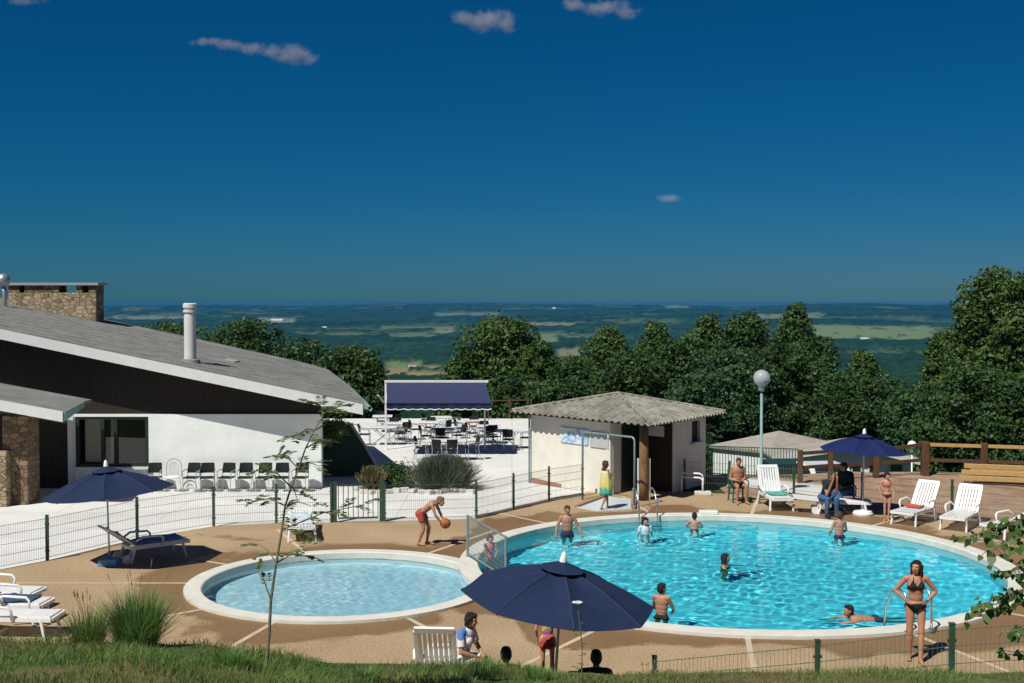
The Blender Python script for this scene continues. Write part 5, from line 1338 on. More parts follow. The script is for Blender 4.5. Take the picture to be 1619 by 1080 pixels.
def trunks(f_, m, top=.18, leg=.35, name='swim_trunks', o_=.012):
    T = (f_.lab == 'torso') & (f_.w < top) | (f_.lab == 'thigh') & (f_.t < leg); return clothe(f_, name, T, o_, m)
def shirt(f_, m, sleeve=.5, low=.02, name='shirt', o_=.014):
    T = (f_.lab == 'torso') & (f_.w > low) | (f_.lab == 'uarm') & (f_.t < sleeve); return clothe(f_, name, T, o_, m)
def bikini(f_, m):
    u, v, w_ = f_.u, f_.v, f_.w; tor = np.isin(f_.lab, ['torso', 'thigh'])
    bot = tor & (((v < .0) & (w_ < .12) & (w_ > -.50+np.abs(u)*3.2-.0)) | ((v >= 0) & (w_ < .12) & (w_ > -.38+np.abs(u)*1.4)))
    clothe(f_, 'bikini_bottom', bot, .007, m)
    top = (f_.lab == 'torso') & (((v < .0) & (w_ > .80) & (w_ < 1.28-np.abs(np.abs(u)-.068)*4.6) & (np.abs(u) < .15)) | ((w_ > .84) & (w_ < .91)))
    clothe(f_, 'bikini_top', top, .007, m)
def strap(f_, pts, m, name='strap', r_=.006):
    m_ = MB(); m_.tube([Vector(p)*f_.s for p in pts], r_*f_.s, 6); return m_.build(name, m, f_.root)
blk = cl('black_swim', (.016, .017, .018)); navy_sw = cl('navy_swim', (.02, .03, .07)); red_sw = cl('red_swim', (.42, .055, .045))
# 1 woman in bikini, hands on hips, one leg forward
wj = dict(pelvis=(.0, 0, .935), chest=(-.005, .0, 1.27), elL=(.335, .055, 1.16), wrL=(.185, -.035, 1.03), elR=(-.335, .055, 1.16), wrR=(-.185, -.035, 1.03),
          knL=(.075, -.10, .50), anL=(.045, -.20, .08), toL=(.06, -.36, .028), knR=(-.095, -.01, .49), anR=(-.085, .06, .075), toR=(-.12, -.10, .028))
f = figure('woman in black bikini standing hands on hips by the near pool edge', P(1447, 1043), R(-8), 1.66, wj, (R(-28), R(-4)), 'f', 'skin', 'long', 'hair_dark', .0075, hands={'L': ((-.45, -.55, -.5), (.2, -.3, .9)), 'R': ((.45, -.55, -.5), (-.2, -.3, .9))}, curl=.35)
bikini(f, blk)
for q in (-1, 1): strap(f, [(q*.068, -.13, 1.33), (q*.06, -.09, 1.40), (q*.03, .03, 1.455)], blk)
# 2 man standing in the far side of the pool, arms lowered into the water
wt = WATER
def inwater(x, y, above, H): p = P(x, y, wt); return Vector((p.x, p.y, wt+above-H))
aj = dict(elL=(.30, -.0, 1.12), wrL=(.38, -.12, .90), elR=(-.29, -.02, 1.12), wrR=(-.33, -.12, .88))
f = figure('bare chested man standing waist deep by the far left pool edge', inwater(897, 848, .80, 1.62), R(6), 1.62, aj, (R(10), R(6)), 'm', 'skin', 'short', 'hair_brown'); trunks(f, navy_sw, .25)
# 3 girl by the far ladder
f = figure('girl with dark hair and white top in the water by the far ladder', inwater(1020, 844, .43, 1.4), R(12), 1.4, None, (R(8), R(10)), 'f', 'skin2', 'bob', 'hair_dark', head_s=1.1); shirt(f, cl('white_cotton', (.6, .66, .68)), .45)
# 4 child, back turned
f = figure('child with short dark hair in the water near the far pool edge', inwater(1098, 836, .43, 1.3), R(170), 1.3, dict(elL=(.28, -.08, 1.2), wrL=(.2, -.25, 1.15), elR=(-.28, -.08, 1.2), wrR=(-.2, -.25, 1.15)), (0, 0), 'm', 'skin2', 'short', 'hair_dark', head_s=1.12); trunks(f, navy_sw)
# 5 long haired head in the middle
f = figure('long haired swimmer up to the neck in the middle of the pool', inwater(1146, 896, .30, 1.5), R(70), 1.5, dict(elL=(.3, -.12, 1.25), wrL=(.38, -.3, 1.28), elR=(-.3, -.12, 1.25), wrR=(-.38, -.3, 1.28)), (R(10), 0), 'f', 'skin', 'long', 'hair_dark', head_s=1.05); clothe(f, 'swimsuit', (f.lab == 'torso') & (f.w < 1.2), .006, navy_sw)
# 6 boy, back turned, at the far right edge
f = figure('pink shouldered boy standing in the water below the seated couple', inwater(1327, 849, .66, 1.45), R(195), 1.45, dict(elL=(.26, -.04, 1.12), wrL=(.2, -.2, 1.0), elR=(-.26, -.04, 1.12), wrR=(-.2, -.2, 1.0)), (R(-12), R(12)), 'm', 'skin2', 'short', 'hair_brown', head_s=1.1); trunks(f, navy_sw)
# 7 boy with his back to the near edge
f = figure('dark haired boy standing in the water right of the big front parasol', inwater(1046, 975, .64, 1.45), R(150), 1.45, dict(elL=(.24, -.10, 1.12), wrL=(.16, -.26, 1.02), elR=(-.24, -.10, 1.12), wrR=(-.16, -.26, 1.02)), (R(-22), R(4)), 'm', 'skin', 'short', 'hair_dark', head_s=1.08, vox=.009); trunks(f, blk, .22)
# 8 swimmer doing breaststroke to the left
p = P(1318, 982, wt)
sw = dict(pelvis=(0, .75, .02), chest=(0, .40, .06), neck=(0, .27, .13), head=(0, .19, .25), shL=(.165, .32, .07), shR=(-.165, .32, .07), elL=(.22, .04, .05), wrL=(.16, -.20, .03), elR=(-.22, .04, .05), wrR=(-.16, -.20, .03),
          hipL=(.09, .78, .0), hipR=(-.09, .78, .0), knL=(.13, 1.16, -.08), knR=(-.13, 1.16, -.08), anL=(.12, 1.55, -.1), anR=(-.12, 1.55, -.1), toL=(.13, 1.70, -.16), toR=(-.13, 1.70, -.16))
f = figure('dark haired swimmer doing breaststroke near the front edge of the pool', p+Vector((.12, .05, -.06)), R(-82), 1.6, sw, (R(5), R(0)), 'm', 'skin', 'short', 'hair_dark', hands={'L': ((0, -1, 0), (-1, 0, 0)), 'R': ((0, -1, 0), (1, 0, 0))}, curl=.1); trunks(f, navy_sw)
# 9 bather behind the leaves at the right edge
f = figure('bather at the near right pool edge partly hidden by leaves', inwater(1544, 986, .33, 1.5), R(140), 1.5, dict(elL=(.28, -.1, 1.2), wrL=(.2, -.3, 1.2)), (0, R(15)), 'f', 'skin3', 'bob', 'hair_fair'); clothe(f, 'swimsuit', (f.lab == 'torso') & (f.w < 1.1), .006, navy_sw)
# 10 child behind the mesh screen
f = figure('child in a pink top standing in the pool behind the mesh screen', inwater(775, 884, .56, 1.15), R(20), 1.15, dict(elL=(.22, -.08, 1.12), wrL=(.12, -.2, 1.0), elR=(-.22, -.08, 1.12), wrR=(-.12, -.2, 1.0)), (0, R(10)), 'f', 'skin2', 'bob', 'hair_brown', head_s=1.2); shirt(f, cl('pink_cotton', (.6, .22, .24)), .3)
# 11 boy bending with a basketball
bjs = dict(pelvis=(0, .16, .86), chest=(0, -.10, 1.07), neck=(0, -.25, 1.13), head=(0, -.38, 1.19), shL=(.155, -.20, 1.10), shR=(-.155, -.20, 1.10), elL=(.19, -.30, .85), wrL=(.13, -.42, .67), elR=(-.19, -.30, .85), wrR=(-.13, -.42, .67),
           hipL=(.088, .16, .83), hipR=(-.088, .16, .83), knL=(.10, -.02, .48), knR=(-.10, .06, .47), anL=(.11, .04, .08), anR=(-.11, .20, .08), toL=(.13, -.12, .028), toR=(-.13, .04, .028))
bl_ = P(672, 862); f = figure('boy in red shorts bending to catch a basketball on the deck', bl_+Vector((.05, 0, 0)), R(75), 1.55, bjs, (0, R(12)), 'm', 'skin', 'short', 'hair_fair', .0085, hands={'L': ((-.35, -.6, -.6), (0, -.6, .6)), 'R': ((.35, -.6, -.6), (0, -.6, .6))}, head_s=1.08, curl=.3)
trunks(f, cl('red_shorts', (.40, .07, .05)), .15, .5, 'shorts', .018)
d_ = Euler((0, 0, R(75))).to_matrix() @ Vector((0, -.47, .555)); m_ = MB(); m_.sphere((0, 0, 0), .125, 24, 16)
o = m_.build('basketball', M['ball'], smooth=True); o.location = bl_+Vector((.05, 0, 0))+d_; tag(o, 'orange basketball in the hands of the bending boy', 'ball')
m_ = MB()
for e in ((0, 0, 0), (R(90), 0, 0), (0, R(90), 0)): mt = Euler(e).to_matrix(); m_.tube([mt @ Vector((.1255*math.cos(a), .1255*math.sin(a), 0)) for a in np.linspace(0, 2*math.pi, 25)], .0035, 5)
m_.build('seam_line', M['black_plastic'], o)
# 12 girl walking in a towel
gj = dict(elL=(.20, -.04, 1.12), wrL=(.06, -.16, 1.16), elR=(-.20, -.02, 1.12), wrR=(-.06, -.16, 1.14), knL=(.09, -.13, .50), anL=(.09, -.16, .09), toL=(.10, -.32, .03), knR=(-.09, .03, .49), anR=(-.09, .22, .11), toR=(-.10, .10, .03))
gl = P(957, 806); f = figure('girl with long hair wrapped in a yellow and green towel by the foot bath', gl, R(120), 1.40, gj, (R(-15), R(6)), 'f', 'skin', 'long', 'hair_brown', head_s=1.1)
def towel_mat():
    m, nt, out = new_mat('beach_towel'); tc = nd(nt, 'ShaderNodeTexCoord'); sp = nd(nt, 'ShaderNodeSeparateXYZ'); nt.links.new(tc.outputs['Object'], sp.inputs[0])
    r = ramp(nt, [(.0, (.05, .28, .20)), (.45, (.08, .40, .30)), (.52, (.62, .56, .13)), (.85, (.66, .62, .26))]); mr = nd(nt, 'ShaderNodeMapRange'); mr.inputs[1].default_value = .42; mr.inputs[2].default_value = 1.12
    n = nd(nt, 'ShaderNodeTexNoise'); n.inputs['Scale'].default_value = 7; ad = nd(nt, 'ShaderNodeMath', operation='MULTIPLY_ADD'); ad.inputs[1].default_value = .22
    nt.links.new(tc.outputs['Object'], n.inputs['Vector']); nt.links.new(n.outputs[0], ad.inputs[0]); nt.links.new(sp.outputs[2], ad.inputs[2]); nt.links.new(ad.outputs[0], mr.inputs[0]); nt.links.new(mr.outputs[0], r.inputs[0])
    b = nd(nt, 'ShaderNodeBsdfPrincipled'); b.inputs['Roughness'].default_value = .95; nt.links.new(r.outputs[0], b.inputs['Base Color']); nt.links.new(b.outputs[0], out.inputs[0]); return m
def wrap(f_, z0, z1, r0, r1, m, name, dy=0, folds=9, amp=.012, sq=.8):
    m_ = MB(); n, k_ = 48, 10; vs = []
    for i in range(k_+1):
        q = i/k_; z = z0+(z1-z0)*q
        for j in range(n):
            a = 2*math.pi*j/n; r_ = r0+(r1-r0)*q+amp*(1-q*.7)*math.sin(folds*a+q*2)
            vs.append(Vector((r_*math.cos(a), r_*sq*math.sin(a)+dy, z+.02*math.sin(3*a)*(1-q)))*f_.s)
    m_.add(vs, [(i*n+j, i*n+(j+1) % n, (i+1)*n+(j+1) % n, (i+1)*n+j) for i in range(k_) for j in range(n)])
    o = m_.build(name, m, f_.root, smooth=True); sd_ = o.modifiers.new('t', 'SOLIDIFY'); sd_.thickness = .012; return o
wrap(f, .52, 1.36, .25, .20, towel_mat(), 'towel', -.02)
# 13 man seated on the green chair
def seated(seat=.45, lean=0, knee=.46, spread=.12, arms='knees', fz=0):
    z = seat+.10; c = Vector((0, .12-lean*.0, z)); chs = Vector((0, .14-lean, z+.33)); d = chs-c
    J = dict(pelvis=(0, .10, z), chest=chs, neck=chs+Vector((0, -lean*.3+.01, .15)), head=chs+Vector((0, -lean*.6-.015, .30)))
    for q, s_ in (('L', 1), ('R', -1)):
        J['sh'+q] = chs+Vector((s_*.165, 0, .11)); J['hip'+q] = (s_*.09, .08, z-.03); J['kn'+q] = (s_*spread, -.34, knee+.04); J['an'+q] = (s_*(spread+.01), -.36+.05, .08+fz); J['to'+q] = (s_*(spread+.04), -.52+.04, .03+fz)
        if arms == 'knees': J['el'+q] = chs+Vector((s_*.25, -.06, -.16)); J['wr'+q] = (s_*.12, -.22, z+.10)
        elif arms == 'face': J['el'+q] = (s_*.14, -.30, z+.10); J['wr'+q] = chs+Vector((s_*.06, -lean*.6-.15, .22))
        elif arms == 'lap': J['el'+q] = chs+Vector((s_*.22, .02, -.2)); J['wr'+q] = (s_*.08, -.12, z+.10)
        elif arms == 'back': J['el'+q] = chs+Vector((s_*.22, .12, -.17)); J['wr'+q] = (s_*.24, .30, z-.0)
    return {k_: Vector(v) for k_, v in J.items()}
f = figure('bare chested tanned man seated on the green chair beside the railing', P(1167, 794), R(8), 1.74, seated(.44, .10, .47, .13, 'lap'), (R(-15), R(8)), 'm', 'skin', 'short', 'hair_brown', belly=.035, width=1.08); trunks(f, cl('dark_trunks', (.03, .05, .03)), .2, .55)
# 14, 15 couple under the right parasol
f = figure('person in dark top and blue jeans seated with head in hands', P(1306, 815), R(14), 1.70, seated(.42, .30, .47, .14, 'face'), (0, R(25)), 'm', 'skin', 'short', 'hair_brown', hands={'L': ((0, .1, 1), (0, 1, .2)), 'R': ((0, .1, 1), (0, 1, .2))}); shirt(f, cl('dark_tee', (.02, .022, .025)), .55)
jn = cl('blue_jeans', (.035, .09, .19), .25, (.05, .13, .25)); clothe(f, 'jeans', (f.lab == 'torso') & (f.w < .16) | np.isin(f.lab, ['thigh', 'calf']), .016, jn); clothe(f, 'shoe', (f.lab == 'foot'), .012, blk)
f = figure('person in black jacket and jeans seated turned away under the right parasol', P(1336, 806), R(-55), 1.78, seated(.44, .12, .47, .12, 'knees'), (R(-40), R(10)), 'm', 'skin3', 'short', 'hair_dark', width=1.1); shirt(f, cl('black_jacket', (.012, .016, .016)), 1.0, -.1, 'jacket', .03)
clothe(f, 'sleeve', (f.lab == 'farm') & (f.t < .92), .02, M['black_jacket']); clothe(f, 'jeans', (f.lab == 'torso') & (f.w < .1) | np.isin(f.lab, ['thigh', 'calf']), .016, jn); clothe(f, 'shoe', (f.lab == 'foot'), .012, blk)
# 16 girl standing in front of the bank
f = figure('girl in a dark bikini bottom standing right of the right parasol', P(1402, 825), R(-4), 1.34, dict(elL=(.24, .02, 1.10), wrL=(.21, -.05, .88), elR=(-.24, .02, 1.10), wrR=(-.21, -.05, .88), knL=(.07, -.01, .49), knR=(-.07, -.01, .49), anL=(.065, .02, .075), anR=(-.065, .02, .075)), (R(20), R(14)), 'f', 'skin2', 'bob', 'hair_dark', head_s=1.12)
tor = np.isin(f.lab, ['torso', 'thigh']); clothe(f, 'bikini_bottom', tor & (f.w < .05) & (f.w > -.45+np.abs(f.u)*2.6), .007, cl('brown_swim', (.05, .045, .02)))
clothe(f, 'bikini_top', (f.lab == 'torso') & (f.w > .78) & (f.w < 1.02), .008, cl('rust_swim', (.33, .10, .06)))
# 17 woman seated on the lounger at the grass edge
f = figure('dark haired woman in a white patterned shirt seated on the front lounger', Vector(((736-CX)/F*18.25, 18.25, .0)), R(62), 1.64, seated(.36, .14, .44, .10, 'knees'), (R(10), R(12)), 'f', 'skin', 'bob', 'hair_dark', .009)
def pat_mat():
    m, nt, out = new_mat('patterned_shirt'); tc = nd(nt, 'ShaderNodeTexCoord'); v = nd(nt, 'ShaderNodeTexVoronoi'); v.inputs['Scale'].default_value = 7; nt.links.new(tc.outputs['Object'], v.inputs['Vector'])
    sp = nd(nt, 'ShaderNodeSeparateColor'); nt.links.new(v.outputs['Color'], sp.inputs[0]); r = ramp(nt, [(0, (.66, .64, .63)), (.62, (.68, .66, .66)), (.66, (.45, .09, .09)), (.80, (.5, .12, .12)), (.84, (.10, .2, .45)), (1, (.12, .25, .5))])
    r.color_ramp.interpolation = 'CONSTANT'; nt.links.new(sp.outputs[0], r.inputs[0]); b = nd(nt, 'ShaderNodeBsdfPrincipled'); b.inputs['Roughness'].default_value = .9; nt.links.new(r.outputs[0], b.inputs['Base Color']); nt.links.new(b.outputs[0], out.inputs[0]); return m
shirt(f, pat_mat(), .75, -.15, 'shirt', .02); clothe(f, 'skirt', (f.lab == 'thigh') & (f.t < .8), .02, cl('white_skirt', (.6, .6, .58)))
# 18 girl in red swimsuit under the front parasol
f = figure('girl in a red multicoloured skirted swimsuit under the front parasol', Vector(((866-CX)/F*18.4, 18.4, .0)), R(172), 1.32, dict(wrL=(.21, -.06, .92), wrR=(-.21, -.06, .92)), (0, R(10)), 'f', 'skin2', 'pony', 'hair_fair', .009, head_s=1.12)
def strip_mat():
    m, nt, out = new_mat('striped_swimsuit'); tc = nd(nt, 'ShaderNodeTexCoord'); n = nd(nt, 'ShaderNodeTexVoronoi'); n.inputs['Scale'].default_value = 16; nt.links.new(tc.outputs['Object'], n.inputs['Vector'])
    sp = nd(nt, 'ShaderNodeSeparateColor'); nt.links.new(n.outputs['Color'], sp.inputs[0]); r = ramp(nt, [(0, (.5, .1, .06)), (.3, (.55, .42, .08)), (.5, (.10, .34, .15)), (.7, (.2, .16, .45)), (.85, (.5, .08, .07))]); r.color_ramp.interpolation = 'CONSTANT'
    nt.links.new(sp.outputs[0], r.inputs[0]); b = nd(nt, 'ShaderNodeBsdfPrincipled'); b.inputs['Roughness'].default_value = .85; nt.links.new(r.outputs[0], b.inputs['Base Color']); nt.links.new(b.outputs[0], out.inputs[0]); return m
clothe(f, 'swimsuit', (f.lab == 'torso') & (f.w < 1.15) | (f.lab == 'thigh') & (f.t < .1), .01, strip_mat()); wrap(f, .76, .93, .185, .155, red_sw, 'skirt', .0, 11, .015, .85)
# 19, 20 two people sitting on the ground at the grass edge, backs turned
def ground_seat(arm): 
    J = dict(pelvis=(0, .0, .11), chest=(0, .02, .45), neck=(0, .0, .60), head=(0, -.02, .755))
    for q, s_ in (('L', 1), ('R', -1)):
        J.update({'sh'+q: (s_*.165, .02, .56), 'el'+q: (s_*.24, -.14, .36), 'wr'+q: (s_*.13, -.36, .40), 'hip'+q: (s_*.09, -.02, .10), 'kn'+q: (s_*.13, -.38, .40), 'an'+q: (s_*.12, -.62, .08), 'to'+q: (s_*.14, -.78, .03)})
    return {k_: Vector(v) for k_, v in J.items()}
for x, Y, z_, lab, hair in ((800, 17.2, .04, 'dark haired person seated at the grass edge left of the red swimsuit girl', 'short'), (944, 16.95, .07, 'dark haired person seated at the grass edge right of the parasol pole', 'short')):
    f = figure(lab, Vector(((x-CX)/F*Y, Y, z_)), R(180), 1.72, ground_seat(0), (0, 0), 'm', 'skin3', hair, 'hair_dark', .010); shirt(f, cl('dark_shirt', (.02, .03, .025)), .6); trunks(f, navy_sw, .1, .5)
# ================================================================== VEGETATION
def leaf_quads(cen, size, nrm_bias, jit=.6, aspect=.7):
    n = len(cen); d = rng.normal(size=(n, 3)); d /= np.linalg.norm(d, axis=1)[:, None]; nr_ = d*jit+nrm_bias; nr_ /= np.linalg.norm(nr_, axis=1)[:, None]+1e-9
    a = np.cross(nr_, rng.normal(size=(n, 3))); a /= np.linalg.norm(a, axis=1)[:, None]+1e-9; b = np.cross(nr_, a); s = (size*(.6+.8*rng.random(n)))[:, None] if np.isscalar(size) else size[:, None]
    a *= s; b *= s*aspect; v = np.stack([cen-a, cen-b*.8+a*.1, cen+a, cen+b*.8+a*.1], 1).reshape(-1, 3)
    return v, np.arange(n*4).reshape(-1, 4)
def crown_points(blobs, n):
    """blobs: (centre, radii); points thickest towards the shell of each clump"""
    w_ = np.array([b[1][0]*b[1][1]+b[1][0]*b[1][2] for b in blobs]); w_ = w_/w_.sum(); idx = rng.choice(len(blobs), n, p=w_)
    d = rng.normal(size=(n, 3)); d /= np.linalg.norm(d, axis=1)[:, None]; r = rng.random(n)**.33; r = .35+.65*r
    lump = 1+.22*np.sin(d[:, 0]*5+idx*1.7)*np.sin(d[:, 1]*6+idx)*1+.16*np.sin(d[:, 2]*9+idx*2.3)
    C = np.array([b[0] for b in blobs])[idx]; Rr = np.array([b[1] for b in blobs])[idx]
    return C+d*Rr*(r*lump)[:, None], d
def tree(label, X, Y, top, base=None, w_=6, style='broad', n=9000, ls=.17, m=None, group='trees beyond the pool terrace', name='tree'):
    zb = (base if base is not None else gz(X, Y)-.2); Ht = top-zb; t = thing(name, label, 'tree', (X, Y, zb), rng.random()*6.28, group)
    blobs = []; limbs = []
    nb = 62
    for i in range(nb):
        q = (i+.5)/nb; h = .10+.85*q
        if style == 'cone': env = .5*(1-q**1.5)**.62+.04
        elif style == 'poplar': env = .42*math.sin(math.pi*min(1, .2+q*.74))**.7+.02
        else: env = .5*math.sqrt(max(.02, 1-((q-.36)/.68)**2))
        env *= .86+.28*vnoise(np.array([q*5.0]), np.array([X*.37]), 8)[0]
        br = w_*(.105+.075*rng.random())*(1.15-.42*q); rad = max(0, w_*env-br*.6)*rng.random()**.42
        a = i*2.399+rng.random()*.9; c = (rad*math.cos(a), rad*math.sin(a), min(h*Ht, Ht-br)); blobs.append((c, (br*1.08, br*1.08, br*(.85 if style != 'poplar' else 1.25)))); limbs.append((c, h))
    top_c = (rng.normal()*.2, rng.normal()*.2, Ht-w_*.09); blobs.append((top_c, (w_*.07, w_*.07, w_*.10)))
    pts, d = crown_points(blobs, n); pts[:, 2] = np.maximum(pts[:, 2], .3)
    v, f_ = leaf_quads(pts, ls, d*.5+np.array([0, 0, .45]), .7); np_mesh('crown', v, f_, m, t)
    m_ = MB(); tr = max(.12, Ht*.022); m_.tube([Vector((.06*math.sin(z*3), .05*math.cos(z*2.2), z*Ht*.92)) for z in np.linspace(0, 1, 9)], [tr*(1-.85*z) for z in np.linspace(0, 1, 9)], 8)
    for c, h in limbs[::4]:
        c = Vector(c); s_ = Vector((0, 0, max(.3, c.z-c.xy.length*.6))); m_.tube([s_, (s_+c)/2+Vector((0, 0, .15)), c], [tr*.4*(1-h*.6), tr*.25*(1-h*.6), tr*.08], 5)
    m_.build('trunk', M['bark'], t); return t
LM = [leaf_mat('oak_leaves', (.036, .08, .018), (.108, .19, .045)), leaf_mat('dark_leaves', (.025, .062, .018), (.08, .145, .04)), leaf_mat('fresh_leaves', (.034, .075, .014), (.13, .215, .055)), leaf_mat('blue_leaves', (.025, .066, .026), (.09, .17, .06))]
def at_tree(label, px, pyt, Y, wpx, style='broad', mi=0, n=9000, ls=.2, **k_):
    p = A(px, pyt, Y); return tree(label, p.x, Y, p.z, None, wpx*1.22*Y/F, style, int(n*2.9), ls*.56, LM[mi], **k_)
TREES = [
 ('broad tree with rounded crown behind the awning', 788, 497, 84, 170, 'broad', 2, 15000, .23), ('small bushy tree at the right flank of the tree behind the awning', 852, 536, 78, 80, 'broad', 0, 7000, .2),
 ('low bush below the awning tree, left side', 728, 560, 80, 80, 'broad', 0, 6000, .2), ('low tree touching the right awning corner', 806, 590, 72, 90, 'broad', 1, 7000, .2),
 ('leafy tree just above the left end of the hut roof', 905, 560, 74, 90, 'broad', 1, 7000, .2), ('pointed tree left of centre in the dark tree belt', 962, 513, 80, 140, 'cone', 2, 9000, .2), ('slim pointed tree directly above the hut roof peak', 1036, 505, 82, 120, 'cone', 0, 8000, .2),
 ('broad dark tree behind the hut roof', 1000, 552, 72, 150, 'broad', 1, 11000, .2), ('round topped tree above the right end of the hut roof', 1122, 492, 82, 110, 'broad', 2, 10000, .21), ('dense dark round tree left of the lamp globe', 1183, 492, 78, 130, 'broad', 1, 12000, .21),
 ('tall narrow tree rising above the lamp globe', 1258, 478, 80, 95, 'poplar', 0, 8000, .2), ('wide dark tree right behind the lamp post', 1232, 540, 70, 150, 'broad', 1, 12000, .2), ('dark tree behind the hut wall window', 1110, 585, 64, 130, 'broad', 3, 9000, .19),
 ('rounded tree just right of the lamp globe', 1300, 560, 74, 110, 'broad', 0, 9000, .2), ('tree with pale tips below the open field', 1368, 553, 76, 110, 'cone', 2, 9000, .2), ('bluish green tree above the blue parasol', 1396, 592, 66, 130, 'broad', 3, 10000, .19),
 ('pale green tree at the left flank of the tall right tree', 1494, 518, 70, 90, 'broad', 2, 10000, .19), ('tall light green tree rising highest at the right', 1568, 421, 66, 150, 'poplar', 2, 17000, .19), ('tall tree cut by the right edge', 1640, 418, 62, 150, 'broad', 2, 15000, .19),
 ('dark bushy tree below the tall right tree', 1545, 575, 56, 170, 'broad', 1, 12000, .17), ('dark tree behind the wooden fence end post', 1455, 610, 60, 130, 'broad', 3, 10000, .18), ('low dark tree at the far right behind the timber pile', 1618, 600, 54, 140, 'broad', 1, 10000, .17),
 ('low shrubby tree behind the small white lamp', 1500, 655, 57, 120, 'broad', 0, 7000, .17), ('tree with a rounded top behind the flue pipe', 275, 505, 72, 150, 'broad', 2, 8000, .2), ('wider tree right of the flue pipe behind the grey roof', 390, 500, 74, 170, 'broad', 1, 11000, .2),
 ('dark tree behind the lower end of the grey roof', 556, 545, 68, 130, 'broad', 1, 10000, .2), ('small tree left of the awning post', 478, 532, 74, 150, 'broad', 3, 8000, .2), ('rounded filler tree low between the awning tree and the hut', 880, 598, 68, 120, 'broad', 1, 8000, .2), ('rounded dark crown over the middle of the hut roof', 1062, 532, 76, 140, 'broad', 1, 10000, .2), ('dark rounded crown left below the lamp globe', 1160, 548, 68, 150, 'broad', 3, 10000, .2), ('rounded crown between lamp globe and open field', 1285, 528, 78, 130, 'broad', 1, 9000, .2), ('dark low crown right above the blue parasol top', 1350, 588, 64, 140, 'broad', 1, 9000, .19), ('low dark tree between roof corner and awning', 590, 606, 68, 70, 'broad', 1, 6000, .19)]
for a in TREES: at_tree(*a)
# low growth under the tree belt: bushes standing on the slope
def bush(label, X, Y, zb, rx, ry, h, m, n, ls, name='shrub', group=None, spiky=False, cat='shrub'):
    t = thing(name, label, cat, (X, Y, zb), 0, group); blobs = []
    for i in range(12):
        a = i*2.4; q = rng.random()**.5*.6; blobs.append(((rx*q*math.cos(a), ry*q*math.sin(a), h*(.35+.25*rng.random())), (rx*.5, ry*.5, h*.42)))
    pts, d = crown_points(blobs, n); pts[:, 2] = np.clip(pts[:, 2], .02, None)
    if spiky:
        n2_ = n; b0 = rng.normal(size=(n2_, 2))*np.array([rx, ry])*.22; az = rng.random(n2_)*6.283; el = np.abs(rng.normal(size=n2_))*.55; L = h*(.75+.4*rng.random(n2_))
        dirs = np.stack([np.sin(el)*np.cos(az), np.sin(el)*np.sin(az), np.cos(el)], 1); dirs[:, 0] *= rx/h*1.1; tip = np.concatenate([b0, np.zeros((n2_, 1))], 1)+dirs*L[:, None]; tip[:, 2] = np.maximum(tip[:, 2], .05)
        base = np.concatenate([b0, np.zeros((n2_, 1))], 1)+dirs*L[:, None]*.25; sd_ = np.cross(dirs, rng.normal(size=(n2_, 3))); sd_ /= np.linalg.norm(sd_, axis=1)[:, None]; sd_ *= ls
        v = np.stack([base-sd_, base+sd_, tip+sd_*.5, tip-sd_*.5], 1).reshape(-1, 3); f_ = np.arange(n2_*4).reshape(-1, 4)
    else: v, f_ = leaf_quads(pts, ls, d*.5+np.array([0, 0, .4]), .7)
    np_mesh('foliage', v, f_, m, t)
    m_ = MB()
    for i in range(6): a = i*1.05; m_.tube([(0, 0, 0), (rx*.3*math.cos(a), ry*.3*math.sin(a), h*.4), (rx*.5*math.cos(a), ry*.5*math.sin(a), h*.7)], [.02, .014, .006], 5)
    m_.build('stem', M['bark'], t); return t
lav = leaf_mat('lavender_leaves', (.055, .075, .045), (.15, .18, .11), .15, .8, 1.5); lavf = leaf_mat('lavender_flowers', (.10, .075, .085), (.22, .17, .17), .15, .8, 3)
grn = leaf_mat('shrub_leaves', (.02, .055, .012), (.09, .19, .035), .3, .5, 1.2); dryl = leaf_mat('dry_leaves', (.11, .10, .045), (.32, .27, .13), .25, .8, 2)
p = P(700, 776); t = bush('rounded grey green lavender bush at the terrace edge', p.x, p.y+.3, 0, 1.02, .8, .98, lav, 9000, .008, 'lavender_bush', None, True)
b0 = rng.random(900)*6.283; el = np.abs(rng.normal(size=900))*.5; L = .92+.18*rng.random(900); dirs = np.stack([np.sin(el)*np.cos(b0)*1.1, np.sin(el)*np.sin(b0), np.cos(el)], 1); tips = dirs*L[:, None]; tips[:, 2] = np.maximum(tips[:, 2], .1)
v, f_ = leaf_quads(tips, .022, np.zeros(3)+.01, 1.0, .5); np_mesh('flower_spikes', v, f_, lavf, t)
p = P(626, 773); bush('bright green leafy shrub between dry plant and lavender', p.x, p.y+.3, 0, .62, .55, .88, grn, 3500, .035)
p = P(588, 775); bush('small yellowish dry plant left of the green shrub', p.x, p.y+.1, 0, .40, .35, .68, dryl, 2200, .018, 'dry_plant', None, True, 'plant')
m_ = MB()
for i in range(14): q = P(575+13*i, 779+2*math.sin(i)); m_.box((q.x, q.y, .05), (.24, .2, .1+.02*(i % 3)), (0, 0, i*.7))
o = m_.build('bed_edging', M['concrete']); tag(o, 'rough pale stone edging in front of the lavender bed', 'edging')
q = A(527, 668, 39.6); t = bush('green climbing vine on top of the dark wing wall', q.x, q.y, q.z-.55, .55, .4, .75, grn, 1800, .04, 'climbing_vine', None, False, 'vine')
